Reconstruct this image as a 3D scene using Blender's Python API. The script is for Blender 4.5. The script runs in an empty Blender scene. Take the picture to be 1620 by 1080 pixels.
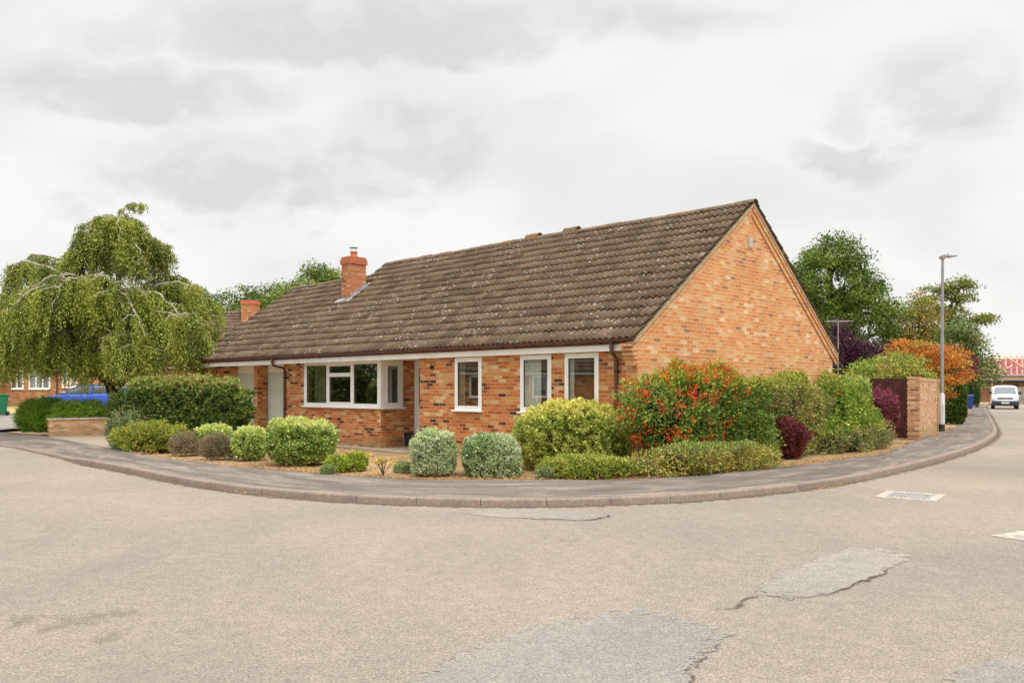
import bpy, math, random
import numpy as np
from mathutils import Vector, Matrix
R = math.radians
random.seed(7)
rng = np.random.default_rng(7)
sc = bpy.context.scene
COL = sc.collection

# ---------------------------------------------------------------- camera
cam = bpy.data.objects.new('camera', bpy.data.cameras.new('camera'))
COL.objects.link(cam)
cam.location = (0, 0, 1.6)
cam.rotation_euler = (R(90), 0, 0)
cam.data.sensor_width = 36
cam.data.lens = 1316 / 1620 * 36
cam.data.shift_y = (614.3 - 540) / 1620
cam.data.clip_end = 3000
sc.camera = cam

# ---------------------------------------------------------------- light
sc.view_settings.view_transform = 'Standard'
sc.view_settings.look = 'None'
sc.view_settings.exposure = 0.15
sc.view_settings.gamma = 1
SUN_EL, SUN_AZ = R(52), R(-28)       # azimuth measured from behind the camera (-Y) towards +X
sd = bpy.data.lights.new('sun', 'SUN')
sd.energy = 1.5
sd.angle = R(12)
sd.color = (1.0, 0.955, 0.88)
sun = bpy.data.objects.new('sun', sd)
COL.objects.link(sun)
sdir = Vector((math.sin(-SUN_AZ) * math.cos(SUN_EL), -math.cos(SUN_AZ) * math.cos(SUN_EL), math.sin(SUN_EL)))
sun.rotation_euler = sdir.to_track_quat('Z', 'Y').to_euler()

world = bpy.data.worlds.new('World')
sc.world = world
world.use_nodes = True
NT = None


def lin(c):
    return tuple(((v / 255) / 12.92 if v / 255 <= .04045 else ((v / 255 + .055) / 1.055) ** 2.4) for v in c)


class G:
    """tiny node-graph helper"""
    def __init__(s, tree):
        s.t = tree
        s.n = tree.nodes
        s.l = tree.links

    def node(s, typ, ins=None, **kw):
        n = s.n.new(typ)
        for k, v in kw.items():
            setattr(n, k, v)
        for k, v in (ins or {}).items():
            s.put(n.inputs[k], v)
        return n

    def put(s, sock, v):
        if isinstance(v, bpy.types.NodeSocket):
            s.l.new(v, sock)
        elif isinstance(v, (tuple, list)) and sock.type == 'RGBA' and len(v) == 3:
            sock.default_value = (*v, 1)
        else:
            sock.default_value = v

    def noise(s, vec, scale, detail=4, rough=.55, dist=0):
        n = s.node('ShaderNodeTexNoise', {'Scale': scale, 'Detail': detail, 'Roughness': rough, 'Distortion': dist})
        if vec is not None:
            s.put(n.inputs['Vector'], vec)
        return n.outputs['Fac']

    def ramp(s, fac, stops, interp='LINEAR'):
        n = s.node('ShaderNodeValToRGB')
        n.color_ramp.interpolation = interp
        el = n.color_ramp.elements
        while len(el) < len(stops):
            el.new(0.5)
        for e, (p, c) in zip(el, stops):
            e.position = p
            e.color = (*c, 1) if len(c) == 3 else c
        s.put(n.inputs['Fac'], fac)
        return n.outputs['Color']

    def mix(s, fac, a, b, mode='MIX'):
        n = s.node('ShaderNodeMix', data_type='RGBA', blend_type=mode)
        s.put(n.inputs[0], fac)
        s.put(n.inputs[6], a)
        s.put(n.inputs[7], b)
        return n.outputs[2]

    def math(s, op, a, b=0.0, clamp=False):
        n = s.node('ShaderNodeMath', operation=op, use_clamp=clamp)
        s.put(n.inputs[0], a)
        s.put(n.inputs[1], b)
        return n.outputs[0]

    def maprange(s, v, a, b, c, d, smooth=True):
        n = s.node('ShaderNodeMapRange', interpolation_type='SMOOTHSTEP' if smooth else 'LINEAR')
        for i, x in enumerate((v, a, b, c, d)):
            s.put(n.inputs[i], x)
        return n.outputs[0]

    def mapping(s, vec, scale=(1, 1, 1), loc=(0, 0, 0), rot=(0, 0, 0)):
        n = s.node('ShaderNodeMapping', {'Scale': scale, 'Location': loc, 'Rotation': rot})
        s.put(n.inputs['Vector'], vec)
        return n.outputs[0]


def build_world():
    g = G(world.node_tree)
    g.n.clear()
    tc = g.node('ShaderNodeTexCoord').outputs['Generated']
    sky = g.node('ShaderNodeTexSky', sky_type='NISHITA', sun_disc=False, sun_elevation=SUN_EL,
                 sun_rotation=math.atan2(sdir.x, sdir.y))
    sep = g.node('ShaderNodeSeparateXYZ')
    g.put(sep.inputs[0], tc)
    z = g.math('MAXIMUM', sep.outputs['Z'], 0.02)
    # project the direction on a cloud deck so that clouds flatten towards the horizon
    zz = g.math('ADD', z, 0.42)
    cx = g.math('DIVIDE', sep.outputs['X'], zz)
    cy = g.math('DIVIDE', sep.outputs['Y'], zz)
    cv = g.node('ShaderNodeCombineXYZ')
    g.put(cv.inputs[0], cx)
    g.put(cv.inputs[1], cy)
    v = cv.outputs[0]
    n1 = g.noise(g.mapping(v, (1.0, 1.25, 1), (1.3, 4.1, 0)), 2.1, 7, .52, .25)
    n2 = g.noise(g.mapping(v, (1, 1, 1), (7.3, 2.1, 0)), 6.0, 7, .55, .2)

    def blob(x, zc, rx, rz):
        # soft cloud bank at a direction of the sky (x = tan azimuth, zc = tan elevation at Y = 1)
        ax = g.math('DIVIDE', sep.outputs['X'], g.math('MAXIMUM', sep.outputs['Y'], .02))
        az = g.math('DIVIDE', sep.outputs['Z'], g.math('MAXIMUM', sep.outputs['Y'], .02))
        wob = g.math('MULTIPLY', g.math('SUBTRACT', n2, .5), .17)
        dx = g.math('DIVIDE', g.math('ADD', g.math('SUBTRACT', ax, x), wob), rx)
        dz = g.math('DIVIDE', g.math('ADD', g.math('SUBTRACT', az, zc), wob), rz)
        d = g.math('SQRT', g.math('ADD', g.math('MULTIPLY', dx, dx), g.math('MULTIPLY', dz, dz)))
        return g.maprange(d, 1.05, .42, 0.0, 1.0)
    grey = g.maprange(n1, .38, .66, 0.0, .50)
    banks = None
    for b in ((-.44, .36, .24, .06), (-.34, .25, .28, .05), (-.13, .29, .13, .07), (.52, .36, .14, .08),
              (.40, .28, .10, .035), (-.10, .44, .5, .05)):
        k = blob(*b)
        banks = k if banks is None else g.math('MAXIMUM', banks, k)
    grey = g.math('ADD', grey, g.math('MULTIPLY', banks, g.maprange(n2, .34, .6, .25, .85)), True)
    ccol = g.ramp(grey, [(0, (.99, .975, .95)), (.35, (.91, .90, .885)), (.75, (.82, .812, .805)), (1, (.755, .75, .75))])
    # sky boosted overhead, above the view, to add light to the scene
    zen = g.maprange(z, .50, .80, 9.05, 24.0)
    cc = g.node('ShaderNodeVectorMath', operation='SCALE')
    g.put(cc.inputs[0], ccol)
    g.put(cc.inputs['Scale'], zen)
    out = g.mix(.94, sky.outputs[0], cc.outputs[0])
    bg = g.node('ShaderNodeBackground', {'Color': out, 'Strength': .1})
    w = g.node('ShaderNodeOutputWorld')
    g.l.new(bg.outputs[0], w.inputs[0])


build_world()

# ---------------------------------------------------------------- materials
MATS = {}


def new_mat(name):
    m = bpy.data.materials.new(name)
    m.use_nodes = True
    g = G(m.node_tree)
    g.n.clear()
    MATS[name] = m
    return m, g


def finish(g, col, rough=.8, bump=None, bstr=.3, bdist=.01, metal=0.0, spec=.4, extra=None):
    p = g.node('ShaderNodeBsdfPrincipled', {'Base Color': col, 'Roughness': rough, 'Metallic': metal,
                                            'Specular IOR Level': spec})
    if bump is not None:
        b = g.node('ShaderNodeBump', {'Strength': bstr, 'Distance': bdist, 'Height': bump})
        g.l.new(b.outputs[0], p.inputs['Normal'])
    for k, v in (extra or {}).items():
        g.put(p.inputs[k], v)
    o = g.node('ShaderNodeOutputMaterial')
    g.l.new(p.outputs[0], o.inputs[0])
    return p


def uvm(g):
    return g.node('ShaderNodeTexCoord').outputs['UV']


def objc(g):
    return g.node('ShaderNodeTexCoord').outputs['Object']


def simple(name, col, rough=.6, var=.12, scale=6, metal=0.0, spec=.4, bump=0.0):
    m, g = new_mat(name)
    v = objc(g)
    n = g.noise(v, scale, 5, .6)
    c = g.mix(g.maprange(n, .3, .7, 0, 1), tuple(x * (1 - var) for x in col), tuple(min(1, x * (1 + var)) for x in col))
    finish(g, c, rough, n if bump else None, bump or .3, .01, metal, spec)
    return m


def brick_mat(name, stops, mortar, big=(.92, 1.08), soft=.0):
    m, g = new_mat(name)
    uv = uvm(g)
    wob = g.node('ShaderNodeTexNoise', {'Scale': 9.0, 'Detail': 2})
    g.put(wob.inputs['Vector'], uv)
    off = g.node('ShaderNodeVectorMath', operation='SCALE')
    g.put(off.inputs[0], wob.outputs['Color'])
    off.inputs['Scale'].default_value = .006
    add = g.node('ShaderNodeVectorMath', operation='ADD')
    g.put(add.inputs[0], uv)
    g.put(add.inputs[1], off.outputs[0])
    b = g.node('ShaderNodeTexBrick', {'Color1': (0, 0, 0, 1), 'Color2': (1, 1, 1, 1), 'Mortar': (.5, .5, .5, 1), 'Scale': 1.0,
                                      'Mortar Size': .0075, 'Mortar Smooth': .35, 'Bias': 0.0, 'Brick Width': .225,
                                      'Row Height': .075})
    b.offset = .5
    g.put(b.inputs['Vector'], add.outputs[0])
    n = g.noise(uv, 28, 5, .65)
    big_n = g.noise(uv, .55, 3, .5)
    mid_n = g.noise(uv, 2.3, 3, .5)
    t = g.math('ADD', b.outputs['Color'], g.math('MULTIPLY', g.math('SUBTRACT', mid_n, .5), .38), True)
    c = g.ramp(t, stops)
    c = g.mix(1.0, c, g.ramp(n, [(.25, (.66, .64, .61)), (.75, (1.24, 1.22, 1.17))]), 'MULTIPLY')
    c = g.mix(1.0, c, g.ramp(big_n, [(.3, (big[0],) * 3), (.7, (big[1],) * 3)]), 'MULTIPLY')
    mort = g.mix(1.0, mortar, g.ramp(mid_n, [(.2, (.8, .8, .8)), (.8, (1.1, 1.1, 1.1))]), 'MULTIPLY')
    c = g.mix(b.outputs['Fac'], c, mort)
    sv = g.node('ShaderNodeSeparateXYZ')
    g.put(sv.inputs[0], uv)
    foot = g.math('ADD', sv.outputs[1], g.math('MULTIPLY', g.math('SUBTRACT', mid_n, .5), .8))
    c = g.mix(g.maprange(foot, .45, .05, 0, .45), c, (.30, .24, .13))
    stain = g.noise(g.mapping(uv, (1.6, .5, 1)), 2.2, 5, .6)
    c = g.mix(g.maprange(stain, .56, .75, 0, .30), c, (.34, .22, .13))
    h = g.math('SUBTRACT', g.math('MULTIPLY', n, .35), b.outputs['Fac'])
    finish(g, c, .9, h, .55, .008, 0, .2)
    return m


FRONT_STOPS = [(0.0, (.075, .035, .028)), (.07, (.13, .055, .035)), (.12, (.36, .11, .045)), (.33, (.52, .155, .05)),
               (.58, (.58, .20, .065)), (.76, (.60, .27, .095)), (.90, (.60, .36, .17)), (1.0, (.70, .50, .28))]
GABLE_STOPS = [(0.0, (.34, .19, .11)), (.02, (.50, .20, .08)), (.06, (.62, .225, .075)), (.38, (.68, .28, .10)),
               (.68, (.68, .335, .135)), (.92, (.70, .42, .215)), (1.0, (.76, .56, .35))]
M_BRICK = brick_mat('red_multi_brick', FRONT_STOPS, (.52, .38, .22))
M_GABLE = brick_mat('orange_brick', GABLE_STOPS, (.64, .50, .33), (.92, 1.08))
M_CHIM = brick_mat('chimney_brick', [(0, (.25, .09, .05)), (.2, (.50, .15, .06)), (.6, (.56, .20, .08)), (.85, (.5, .3, .13)), (1, (.55, .4, .22))],
                   (.42, .30, .2))
M_BUFF = brick_mat('buff_brick_wall', [(0, (.30, .15, .09)), (.2, (.56, .26, .13)), (.55, (.62, .34, .17)), (.8, (.66, .43, .25)), (1, (.74, .56, .38))],
                   (.58, .45, .30))
M_FARBRICK = brick_mat('neighbour_brick', [(0, (.26, .10, .06)), (.3, (.44, .17, .08)), (.7, (.48, .23, .11)), (1, (.55, .36, .2))], (.42, .3, .2))


def tile_mat(name, base, lichen=True):
    m, g = new_mat(name)
    uv = uvm(g)
    sx = g.node('ShaderNodeSeparateXYZ')
    g.put(sx.inputs[0], uv)
    ix = g.math('FLOOR', g.math('DIVIDE', sx.outputs[0], .30))
    iy = g.math('FLOOR', g.math('DIVIDE', sx.outputs[1], .345))
    cv = g.node('ShaderNodeCombineXYZ')
    g.put(cv.inputs[0], ix)
    g.put(cv.inputs[1], iy)
    wn = g.node('ShaderNodeTexWhiteNoise', noise_dimensions='2D')
    g.put(wn.inputs['Vector'], cv.outputs[0])
    c = g.ramp(wn.outputs['Value'], [(0, tuple(x * .72 for x in base)), (.5, base), (1, tuple(x * 1.28 for x in base))])
    n = g.noise(uv, 16, 6, .7)
    c = g.mix(1.0, c, g.ramp(n, [(.25, (.62, .62, .60)), (.75, (1.4, 1.36, 1.28))]), 'MULTIPLY')
    big = g.noise(uv, .8, 4, .6)
    c = g.mix(g.maprange(big, .45, .75, 0, .55), c, (.19, .155, .085))      # mossy bloom
    if lichen:
        n2 = g.noise(uv, 1.3, 3, .6)
        v = g.node('ShaderNodeTexVoronoi', {'Scale': 13.0, 'Randomness': 1.0})
        g.put(v.inputs['Vector'], g.mapping(uv, (1, 1, 1)))
        thr = g.maprange(n2, .36, .66, .13, .38)
        spot = g.math('LESS_THAN', v.outputs['Distance'], thr)
        n3 = g.noise(uv, 40, 3, .6)
        spot = g.math('MULTIPLY', spot, g.maprange(n3, .42, .58, 0, 1))
        vc = g.node('ShaderNodeSeparateColor')
        g.put(vc.inputs[0], v.outputs['Color'])
        spot = g.math('MULTIPLY', spot, g.maprange(vc.outputs[0], .45, .52, 0, 1))
        c = g.mix(g.math('MULTIPLY', spot, .85), c, (.56, .53, .46))
        n5 = g.noise(uv, 5, 6, .75)
        c = g.mix(g.math('MULTIPLY', g.maprange(n5, .60, .72, 0, .45), g.maprange(n3, .4, .6, 0, 1)), c, (.42, .40, .34))
    finish(g, c, .92, n, .5, .01, 0, .2)
    return m


M_TILE = tile_mat('weathered_roof_tile', (.165, .114, .082))
M_FARTILE = tile_mat('neighbour_roof_tile', (.17, .12, .09), False)


def ridge_mat():
    m, g = new_mat('ridge_tile_lichen')
    v = objc(g)
    n = g.noise(v, 9, 6, .7)
    n2 = g.noise(v, 2.2, 4, .6)
    c = g.mix(g.maprange(n, .3, .7, 0, 1), (.12, .09, .065), (.24, .19, .13))
    c = g.mix(g.maprange(n2, .45, .65, 0, .8), c, (.34, .17, .06))
    n3 = g.noise(v, 30, 3, .6)
    c = g.mix(g.maprange(n3, .62, .68, 0, .8), c, (.55, .53, .42))
    finish(g, c, .95, n, .6, .02, 0, .2)
    return m


M_RIDGE = ridge_mat()


def road_mat(name, base, patchcol, fine=1.0, seed=0.0, contrast=1.0, worn=None):
    m, g = new_mat(name)
    v = g.mapping(g.node('ShaderNodeNewGeometry').outputs['Position'], (1, 1, 1), (seed, seed * .7, 0))
    agg = g.node('ShaderNodeTexVoronoi', {'Scale': 105.0 * fine, 'Randomness': 1.0})
    g.put(agg.inputs['Vector'], v)
    ag = g.node('ShaderNodeSeparateColor')
    g.put(ag.inputs[0], agg.outputs['Color'])
    n1 = g.noise(v, 60 * fine, 6, .7)
    n2 = g.noise(v, .22, 5, .6, .4)
    n3 = g.noise(g.mapping(v, (1, 1, 1), (5, 3, 0)), 1.3, 6, .65)
    k = contrast
    c = g.mix(g.maprange(ag.outputs[0], 0, 1, 0, 1, False), tuple(x * (1 - .32 * k) for x in base), tuple(x * (1 + .26 * k) for x in base))
    c = g.mix(1.0, c, g.ramp(n1, [(.3, (.58, .58, .585)), (.72, (1.36, 1.35, 1.32))]), 'MULTIPLY')
    c = g.mix(1.0, c, g.ramp(n2, [(.3, (.80, .80, .82)), (.7, (1.12, 1.10, 1.06))]), 'MULTIPLY')
    c = g.mix(g.maprange(n3, .55, .75, 0, .55), c, patchcol)
    n4 = g.noise(g.mapping(v, (1, .35, 1), (1, 8, 0), (0, 0, .9)), .55, 6, .7, .8)
    c = g.mix(g.maprange(n4, .52, .70, 0, .55), c, tuple(x * .72 for x in base))
    n6 = g.noise(g.mapping(v, (1, 1, 1), (11, 8, 0)), 7.0, 4, .7)
    c = g.mix(1.0, c, g.ramp(n6, [(.3, (.88, .88, .89)), (.7, (1.09, 1.09, 1.08))]), 'MULTIPLY')
    pit = g.noise(g.mapping(v, (1.0, 1.6, 1), (2, 9, 0)), 2.6, 8, .8)
    c = g.mix(g.maprange(pit, .62, .72, 0, .65), c, tuple(x * .38 for x in base))
    h = g.math('ADD', n1, g.math('MULTIPLY', agg.outputs['Distance'], .8))
    extra = None
    if worn:
        a = g.node('ShaderNodeAttribute', attribute_name='col')
        e = g.noise(v, worn[0], 7, .75)
        al = g.math('ADD', a.outputs['Fac'], g.math('MULTIPLY', g.math('SUBTRACT', e, .5), worn[1]))
        extra = {'Alpha': g.maprange(al, .42, .58, 0, worn[2])}
    finish(g, c, .93, h, .9, .008, 0, .25, extra)
    return m


M_ROAD = road_mat('worn_chip_road', (.37, .325, .272), (.41, .355, .285))
M_PATCH = road_mat('tar_patch', (.48, .45, .40), (.33, .31, .28), 1.2, 3.0, .9, (9.0, 2.2, .78))
M_CRACK = road_mat('dark_crack', (.14, .12, .10), (.10, .09, .07), 1.2, 8.0, 1.0, (22.0, 3.2, .75))
M_DIRT = road_mat('dirt_streak', (.20, .16, .12), (.18, .14, .10), 1.2, 8.0, 1.0, (15.0, 5.0, .18))
M_GRIT = road_mat('gutter_grit', (.20, .155, .11), (.26, .18, .10), 1.0, 15.0, 1.0, (7.0, 1.7, .8))


def pave_mat():
    m, g = new_mat('pavement_tarmac')
    uv = uvm(g)
    pos = g.node('ShaderNodeNewGeometry').outputs['Position']
    s = g.noise(g.mapping(uv, (.34, 1.7, 1)), 1.7, 7, .66, .8)
    t = g.noise(g.mapping(uv, (.5, 6, 1), (3, 1, 0)), 1.1, 5, .6, 1.2)
    f = g.noise(pos, 45, 5, .7)
    c = g.ramp(s, [(.30, (.125, .112, .097)), (.48, (.185, .162, .138)), (.57, (.25, .215, .178)), (.68, (.35, .29, .24))])
    line = g.math('ABSOLUTE', g.math('SUBTRACT', t, .5))
    c = g.mix(g.maprange(line, .0, .014, .75, 0), c, (.06, .055, .05))
    c = g.mix(1.0, c, g.ramp(f, [(.3, (.60, .60, .60)), (.72, (1.36, 1.34, 1.3))]), 'MULTIPLY')
    finish(g, c, .92, f, .5, .005, 0, .25)
    return m


M_PAVE = pave_mat()


def kerb_mat():
    m, g = new_mat('kerb_concrete')
    v = objc(g)
    n = g.noise(v, 24, 5, .7)
    n2 = g.noise(v, 1.6, 4, .6)
    c = g.mix(g.maprange(n, .3, .7, 0, 1), (.235, .18, .142), (.37, .295, .24))
    c = g.mix(g.maprange(n2, .42, .7, 0, .6), c, (.20, .17, .14))
    finish(g, c, .9, n, .4, .005, 0, .25)
    return m


M_KERB = kerb_mat()


def dry_mat(name, a, b, c3, sc_=1.0):
    m, g = new_mat(name)
    v = g.node('ShaderNodeNewGeometry').outputs['Position']
    n = g.noise(v, 14 * sc_, 8, .75)
    n2 = g.noise(v, 1.1 * sc_, 5, .6)
    c = g.mix(g.maprange(n, .32, .68, 0, 1), a, b)
    c = g.mix(g.maprange(n2, .46, .68, 0, .65), c, c3)
    finish(g, c, .95, n, .9, .03, 0, .15)
    return m


M_DRY = dry_mat('dry_garden', (.30, .19, .105), (.54, .38, .21), (.42, .29, .14))
M_LAWN = dry_mat('parched_lawn', (.34, .29, .13), (.52, .42, .20), (.40, .38, .15))
M_DRIVE = road_mat('concrete_drive', (.46, .38, .29), (.50, .42, .32), 1.5, 12)
M_FARDRIVE = road_mat('grey_drive', (.34, .315, .29), (.38, .35, .31), 1.2, 21)
M_GROUND = dry_mat('far_grass', (.10, .12, .045), (.22, .21, .09), (.14, .15, .06), .3)

M_WHITE = simple('white_upvc', (.86, .85, .83), .35, .04, 3, 0, .5)
M_FASCIA = simple('white_painted_fascia', (.88, .86, .83), .45, .08, 2)
M_SOFFIT = simple('cream_soffit', (.84, .77, .66), .6, .06, 2)
M_GUTTER = simple('brown_plastic_gutter', (.105, .038, .030), .35, .15, 4, 0, .5)
M_RAFTER = simple('brown_stained_timber', (.13, .05, .03), .7, .3, 9)
M_CEMENT = simple('verge_cement', (.44, .33, .20), .9, .2, 12, 0, .2, .3)
M_LEAD = simple('lead_flashing', (.36, .36, .36), .5, .3, 8, .3)
M_POT = simple('terracotta_pot', (.48, .15, .07), .8, .2, 10)
M_STEEL = simple('steel', (.42, .43, .44), .4, .1, 8, .8)
M_GARAGE = simple('sage_garage_door', (.66, .69, .60), .45, .05, 3)
M_ROOM = simple('room_plaster', (.62, .58, .48), .9, .15, 2)
M_CURTAIN = simple('pale_curtain', (.85, .84, .83), .9, .1, 6)
M_CURTAIN2 = simple('beige_curtain', (.36, .31, .19), .9, .1, 6)
M_DARK = simple('black_plastic', (.022, .024, .028), .45, .2, 6, 0, .5)
M_LABEL = simple('white_label', (.75, .76, .80), .5, .05, 6)
M_BLUELABEL = simple('blue_label', (.02, .03, .22), .4, .05, 6)
M_GALV = simple('galvanised_column', (.34, .335, .355), .45, .12, 5, .5)
M_GALVLOW = simple('pale_column_base', (.60, .60, .62), .5, .1, 5, .1)
M_GREENB = simple('dark_green_band', (.03, .05, .035), .6, .2, 6)
M_FENCE = simple('dark_stained_boards', (.085, .028, .026), .75, .35, 7, 0, .3, .3)
M_CAPST = simple('wall_coping', (.46, .40, .33), .9, .2, 9, 0, .2, .3)
M_BLUEBIN = simple('blue_bin_plastic', (.012, .045, .30), .45, .1, 4, 0, .5)
M_GREENBIN = simple('green_bin_plastic', (.012, .16, .075), .45, .1, 4, 0, .5)
M_BLUECAR = simple('metallic_blue_paint', (.05, .12, .50), .25, .08, 3, .45, .6)
M_VANWHITE = simple('white_van_paint', (.85, .85, .86), .25, .03, 2, 0, .6)
M_BUMPER = simple('dark_grey_bumper', (.035, .037, .045), .55, .15, 5)
M_TYRE = simple('tyre_rubber', (.02, .02, .02), .85, .2, 9)
M_ALLOY = simple('alloy_wheel', (.5, .5, .52), .3, .1, 5, .8)
M_LAMPGL = simple('headlight_lens', (.62, .65, .70), .12, .05, 5, .1, .8)
M_PLATE = simple('number_plate', (.78, .78, .74), .4, .05, 5)
M_YELLOW = simple('yellow_scaffold_tube', (.70, .58, .04), .5, .15, 4)
M_TIMBER = simple('fresh_timber', (.82, .62, .36), .7, .12, 6)
M_MAGENTA = simple('magenta_roof_membrane', (.30, .03, .085), .5, .3, 2)
M_DECK = simple('grey_scaffold_deck', (.17, .15, .15), .8, .3, 5)
M_BOARD = simple('scaffold_boards', (.42, .26, .15), .8, .25, 6)
M_STONE = simple('grey_block_wall', (.30, .25, .20), .9, .3, 3, 0, .2, .3)
M_IRON = simple('worn_iron', (.40, .37, .34), .7, .3, 14, .1)
M_SURROUND = simple('pale_concrete', (.47, .42, .36), .9, .28, 9, 0, .2, .3)
M_AERIAL = simple('pale_aluminium', (.40, .41, .38), .5, .1, 6, .3)
M_BARK = simple('grey_brown_bark', (.105, .075, .05), .95, .4, 9, 0, .15, .6)
M_DKBARK = simple('dark_gnarled_bark', (.045, .022, .016), .95, .45, 7, 0, .15, .7)
M_BIRCH = simple('silvery_limb_bark', (.40, .35, .29), .85, .25, 9, 0, .2, .4)


def glass_mat():
    m, g = new_mat('window_glass')
    tr = g.node('ShaderNodeBsdfTransparent', {'Color': (.90, .93, .90, 1)})
    gl = g.node('ShaderNodeBsdfGlossy', {'Color': (.95, .97, .96, 1), 'Roughness': .015})
    ge = g.node('ShaderNodeNewGeometry')
    dt = g.node('ShaderNodeVectorMath', operation='DOT_PRODUCT')
    g.put(dt.inputs[0], ge.outputs['Incoming'])
    g.put(dt.inputs[1], ge.outputs['Normal'])
    sch = g.math('POWER', g.math('SUBTRACT', 1.0, g.math('ABSOLUTE', dt.outputs['Value']), True), 5.0)
    f = g.math('ADD', g.math('MULTIPLY', sch, .85), .17, True)
    mx = g.node('ShaderNodeMixShader', {0: f})
    g.l.new(tr.outputs[0], mx.inputs[1])
    g.l.new(gl.outputs[0], mx.inputs[2])
    o = g.node('ShaderNodeOutputMaterial')
    g.l.new(mx.outputs[0], o.inputs[0])
    return m


M_GLASS = glass_mat()


def carglass():
    m, g = new_mat('tinted_car_glass')
    finish(g, (.12, .14, .15), .08, None, metal=0, spec=1.0)
    return m


M_CARGLASS = carglass()


def leaf_mat():
    m, g = new_mat('leaf')
    a = g.node('ShaderNodeAttribute', attribute_name='col')
    p = g.node('ShaderNodeBsdfPrincipled', {'Base Color': a.outputs['Color'], 'Roughness': .55, 'Specular IOR Level': .3})
    t = g.node('ShaderNodeBsdfTranslucent', {'Color': a.outputs['Color']})
    mx = g.node('ShaderNodeMixShader', {0: .22})
    g.l.new(p.outputs[0], mx.inputs[1])
    g.l.new(t.outputs[0], mx.inputs[2])
    o = g.node('ShaderNodeOutputMaterial')
    g.l.new(mx.outputs[0], o.inputs[0])
    return m


M_LEAF = leaf_mat()


# ---------------------------------------------------------------- mesh helpers
def tag(o, label=None, cat=None, group=None, kind=None):
    if label: o['label'] = label
    if cat: o['category'] = cat
    if group: o['group'] = group
    if kind: o['kind'] = kind
    return o


def empty(name, loc=(0, 0, 0), rz=0.0, label=None, cat=None, group=None):
    o = bpy.data.objects.new(name, None)
    o.empty_display_size = .2
    COL.objects.link(o)
    o.location = loc
    o.rotation_euler = (0, 0, rz)
    return tag(o, label, cat, group)


class MB:
    def __init__(s):
        s.v = []
        s.f = []
        s.sm = []

    def add(s, verts, faces, smooth=False):
        b = len(s.v)
        s.v += [tuple(v) for v in verts]
        for f in faces:
            s.f.append(tuple(i + b for i in f))
            s.sm.append(smooth)
        return s

    def box(s, x0, x1, y0, y1, z0, z1):
        if x0 > x1: x0, x1 = x1, x0
        if y0 > y1: y0, y1 = y1, y0
        if z0 > z1: z0, z1 = z1, z0
        v = [(x, y, z) for z in (z0, z1) for y in (y0, y1) for x in (x0, x1)]
        return s.add(v, [(0, 2, 3, 1), (4, 5, 7, 6), (0, 1, 5, 4), (2, 6, 7, 3), (0, 4, 6, 2), (1, 3, 7, 5)])

    def prism(s, poly, axis, a0, a1):
        """poly of 2D points; axis 'x' -> (y,z) poly, 'y' -> (x,z), 'z' -> (x,y)"""
        def P(p, a):
            return {'x': (a, p[0], p[1]), 'y': (p[0], a, p[1]), 'z': (p[0], p[1], a)}[axis]
        n = len(poly)
        v = [P(p, a0) for p in poly] + [P(p, a1) for p in poly]
        f = [tuple(range(n)), tuple(range(2 * n - 1, n - 1, -1))]
        f += [(i, n + i, n + (i + 1) % n, (i + 1) % n) for i in range(n)]
        return s.add(v, f)

    def tube(s, pts, rad, sides=8, cap=True):
        pts = [Vector(p) for p in pts]
        n = len(pts)
        if not hasattr(rad, '__len__'): rad = [rad] * n
        rings = []
        up = Vector((0, 0, 1))
        prev = None
        for i, p in enumerate(pts):
            d = (pts[min(i + 1, n - 1)] - pts[max(i - 1, 0)])
            if d.length < 1e-9: d = Vector((0, 0, 1))
            d.normalize()
            if prev is None:
                a = d.cross(up) if abs(d.z) < .95 else d.cross(Vector((1, 0, 0)))
            else:
                a = prev - d * prev.dot(d)
            a.normalize()
            prev = a
            b = d.cross(a)
            rings.append([p + (a * math.cos(t) + b * math.sin(t)) * rad[i] for t in [2 * math.pi * k / sides for k in range(sides)]])
        v = [q for r in rings for q in r]
        f = [(i * sides + k, i * sides + (k + 1) % sides, (i + 1) * sides + (k + 1) % sides, (i + 1) * sides + k)
             for i in range(n - 1) for k in range(sides)]
        s.add(v, f, True)
        if cap:
            s.add(rings[0], [tuple(range(sides))[::-1]])
            s.add(rings[-1], [tuple(range(sides))])
        return s

    def lathe(s, prof, cx, cy, sides=20, z0=0):
        v = [(cx + r * math.cos(2 * math.pi * k / sides), cy + r * math.sin(2 * math.pi * k / sides), z0 + z) for r, z in prof for k in range(sides)]
        n = len(prof)
        f = [(i * sides + k, i * sides + (k + 1) % sides, (i + 1) * sides + (k + 1) % sides, (i + 1) * sides + k)
             for i in range(n - 1) for k in range(sides)]
        s.add(v, f, True)
        return s

    def build(s, name, mat, parent=None, bevel=0.0, loc=None):
        me = bpy.data.meshes.new(name)
        me.from_pydata(s.v, [], s.f)
        me.materials.append(mat)
        me.polygons.foreach_set('use_smooth', s.sm)
        uv = me.uv_layers.new(name='uv')
        co = np.array(s.v, dtype=float).reshape(-1, 3)
        data = np.zeros((len(me.loops), 2))
        for p in me.polygons:
            nrm = p.normal
            ax = max(range(3), key=lambda i: abs(nrm[i]))
            ids = [me.loops[i].vertex_index for i in p.loop_indices]
            c = co[ids]
            q = c[:, [1, 2]] if ax == 0 else (c[:, [0, 2]] if ax == 1 else c[:, [0, 1]])
            data[p.loop_start:p.loop_start + p.loop_total] = q
        uv.data.foreach_set('uv', data.ravel())
        me.update()
        o = bpy.data.objects.new(name, me)
        COL.objects.link(o)
        if parent: o.parent = parent
        if loc: o.location = loc
        if bevel:
            md = o.modifiers.new('bevel', 'BEVEL')
            md.width = bevel
            md.segments = 2
            md.limit_method = 'ANGLE'
            md.harden_normals = False
        return o


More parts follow.
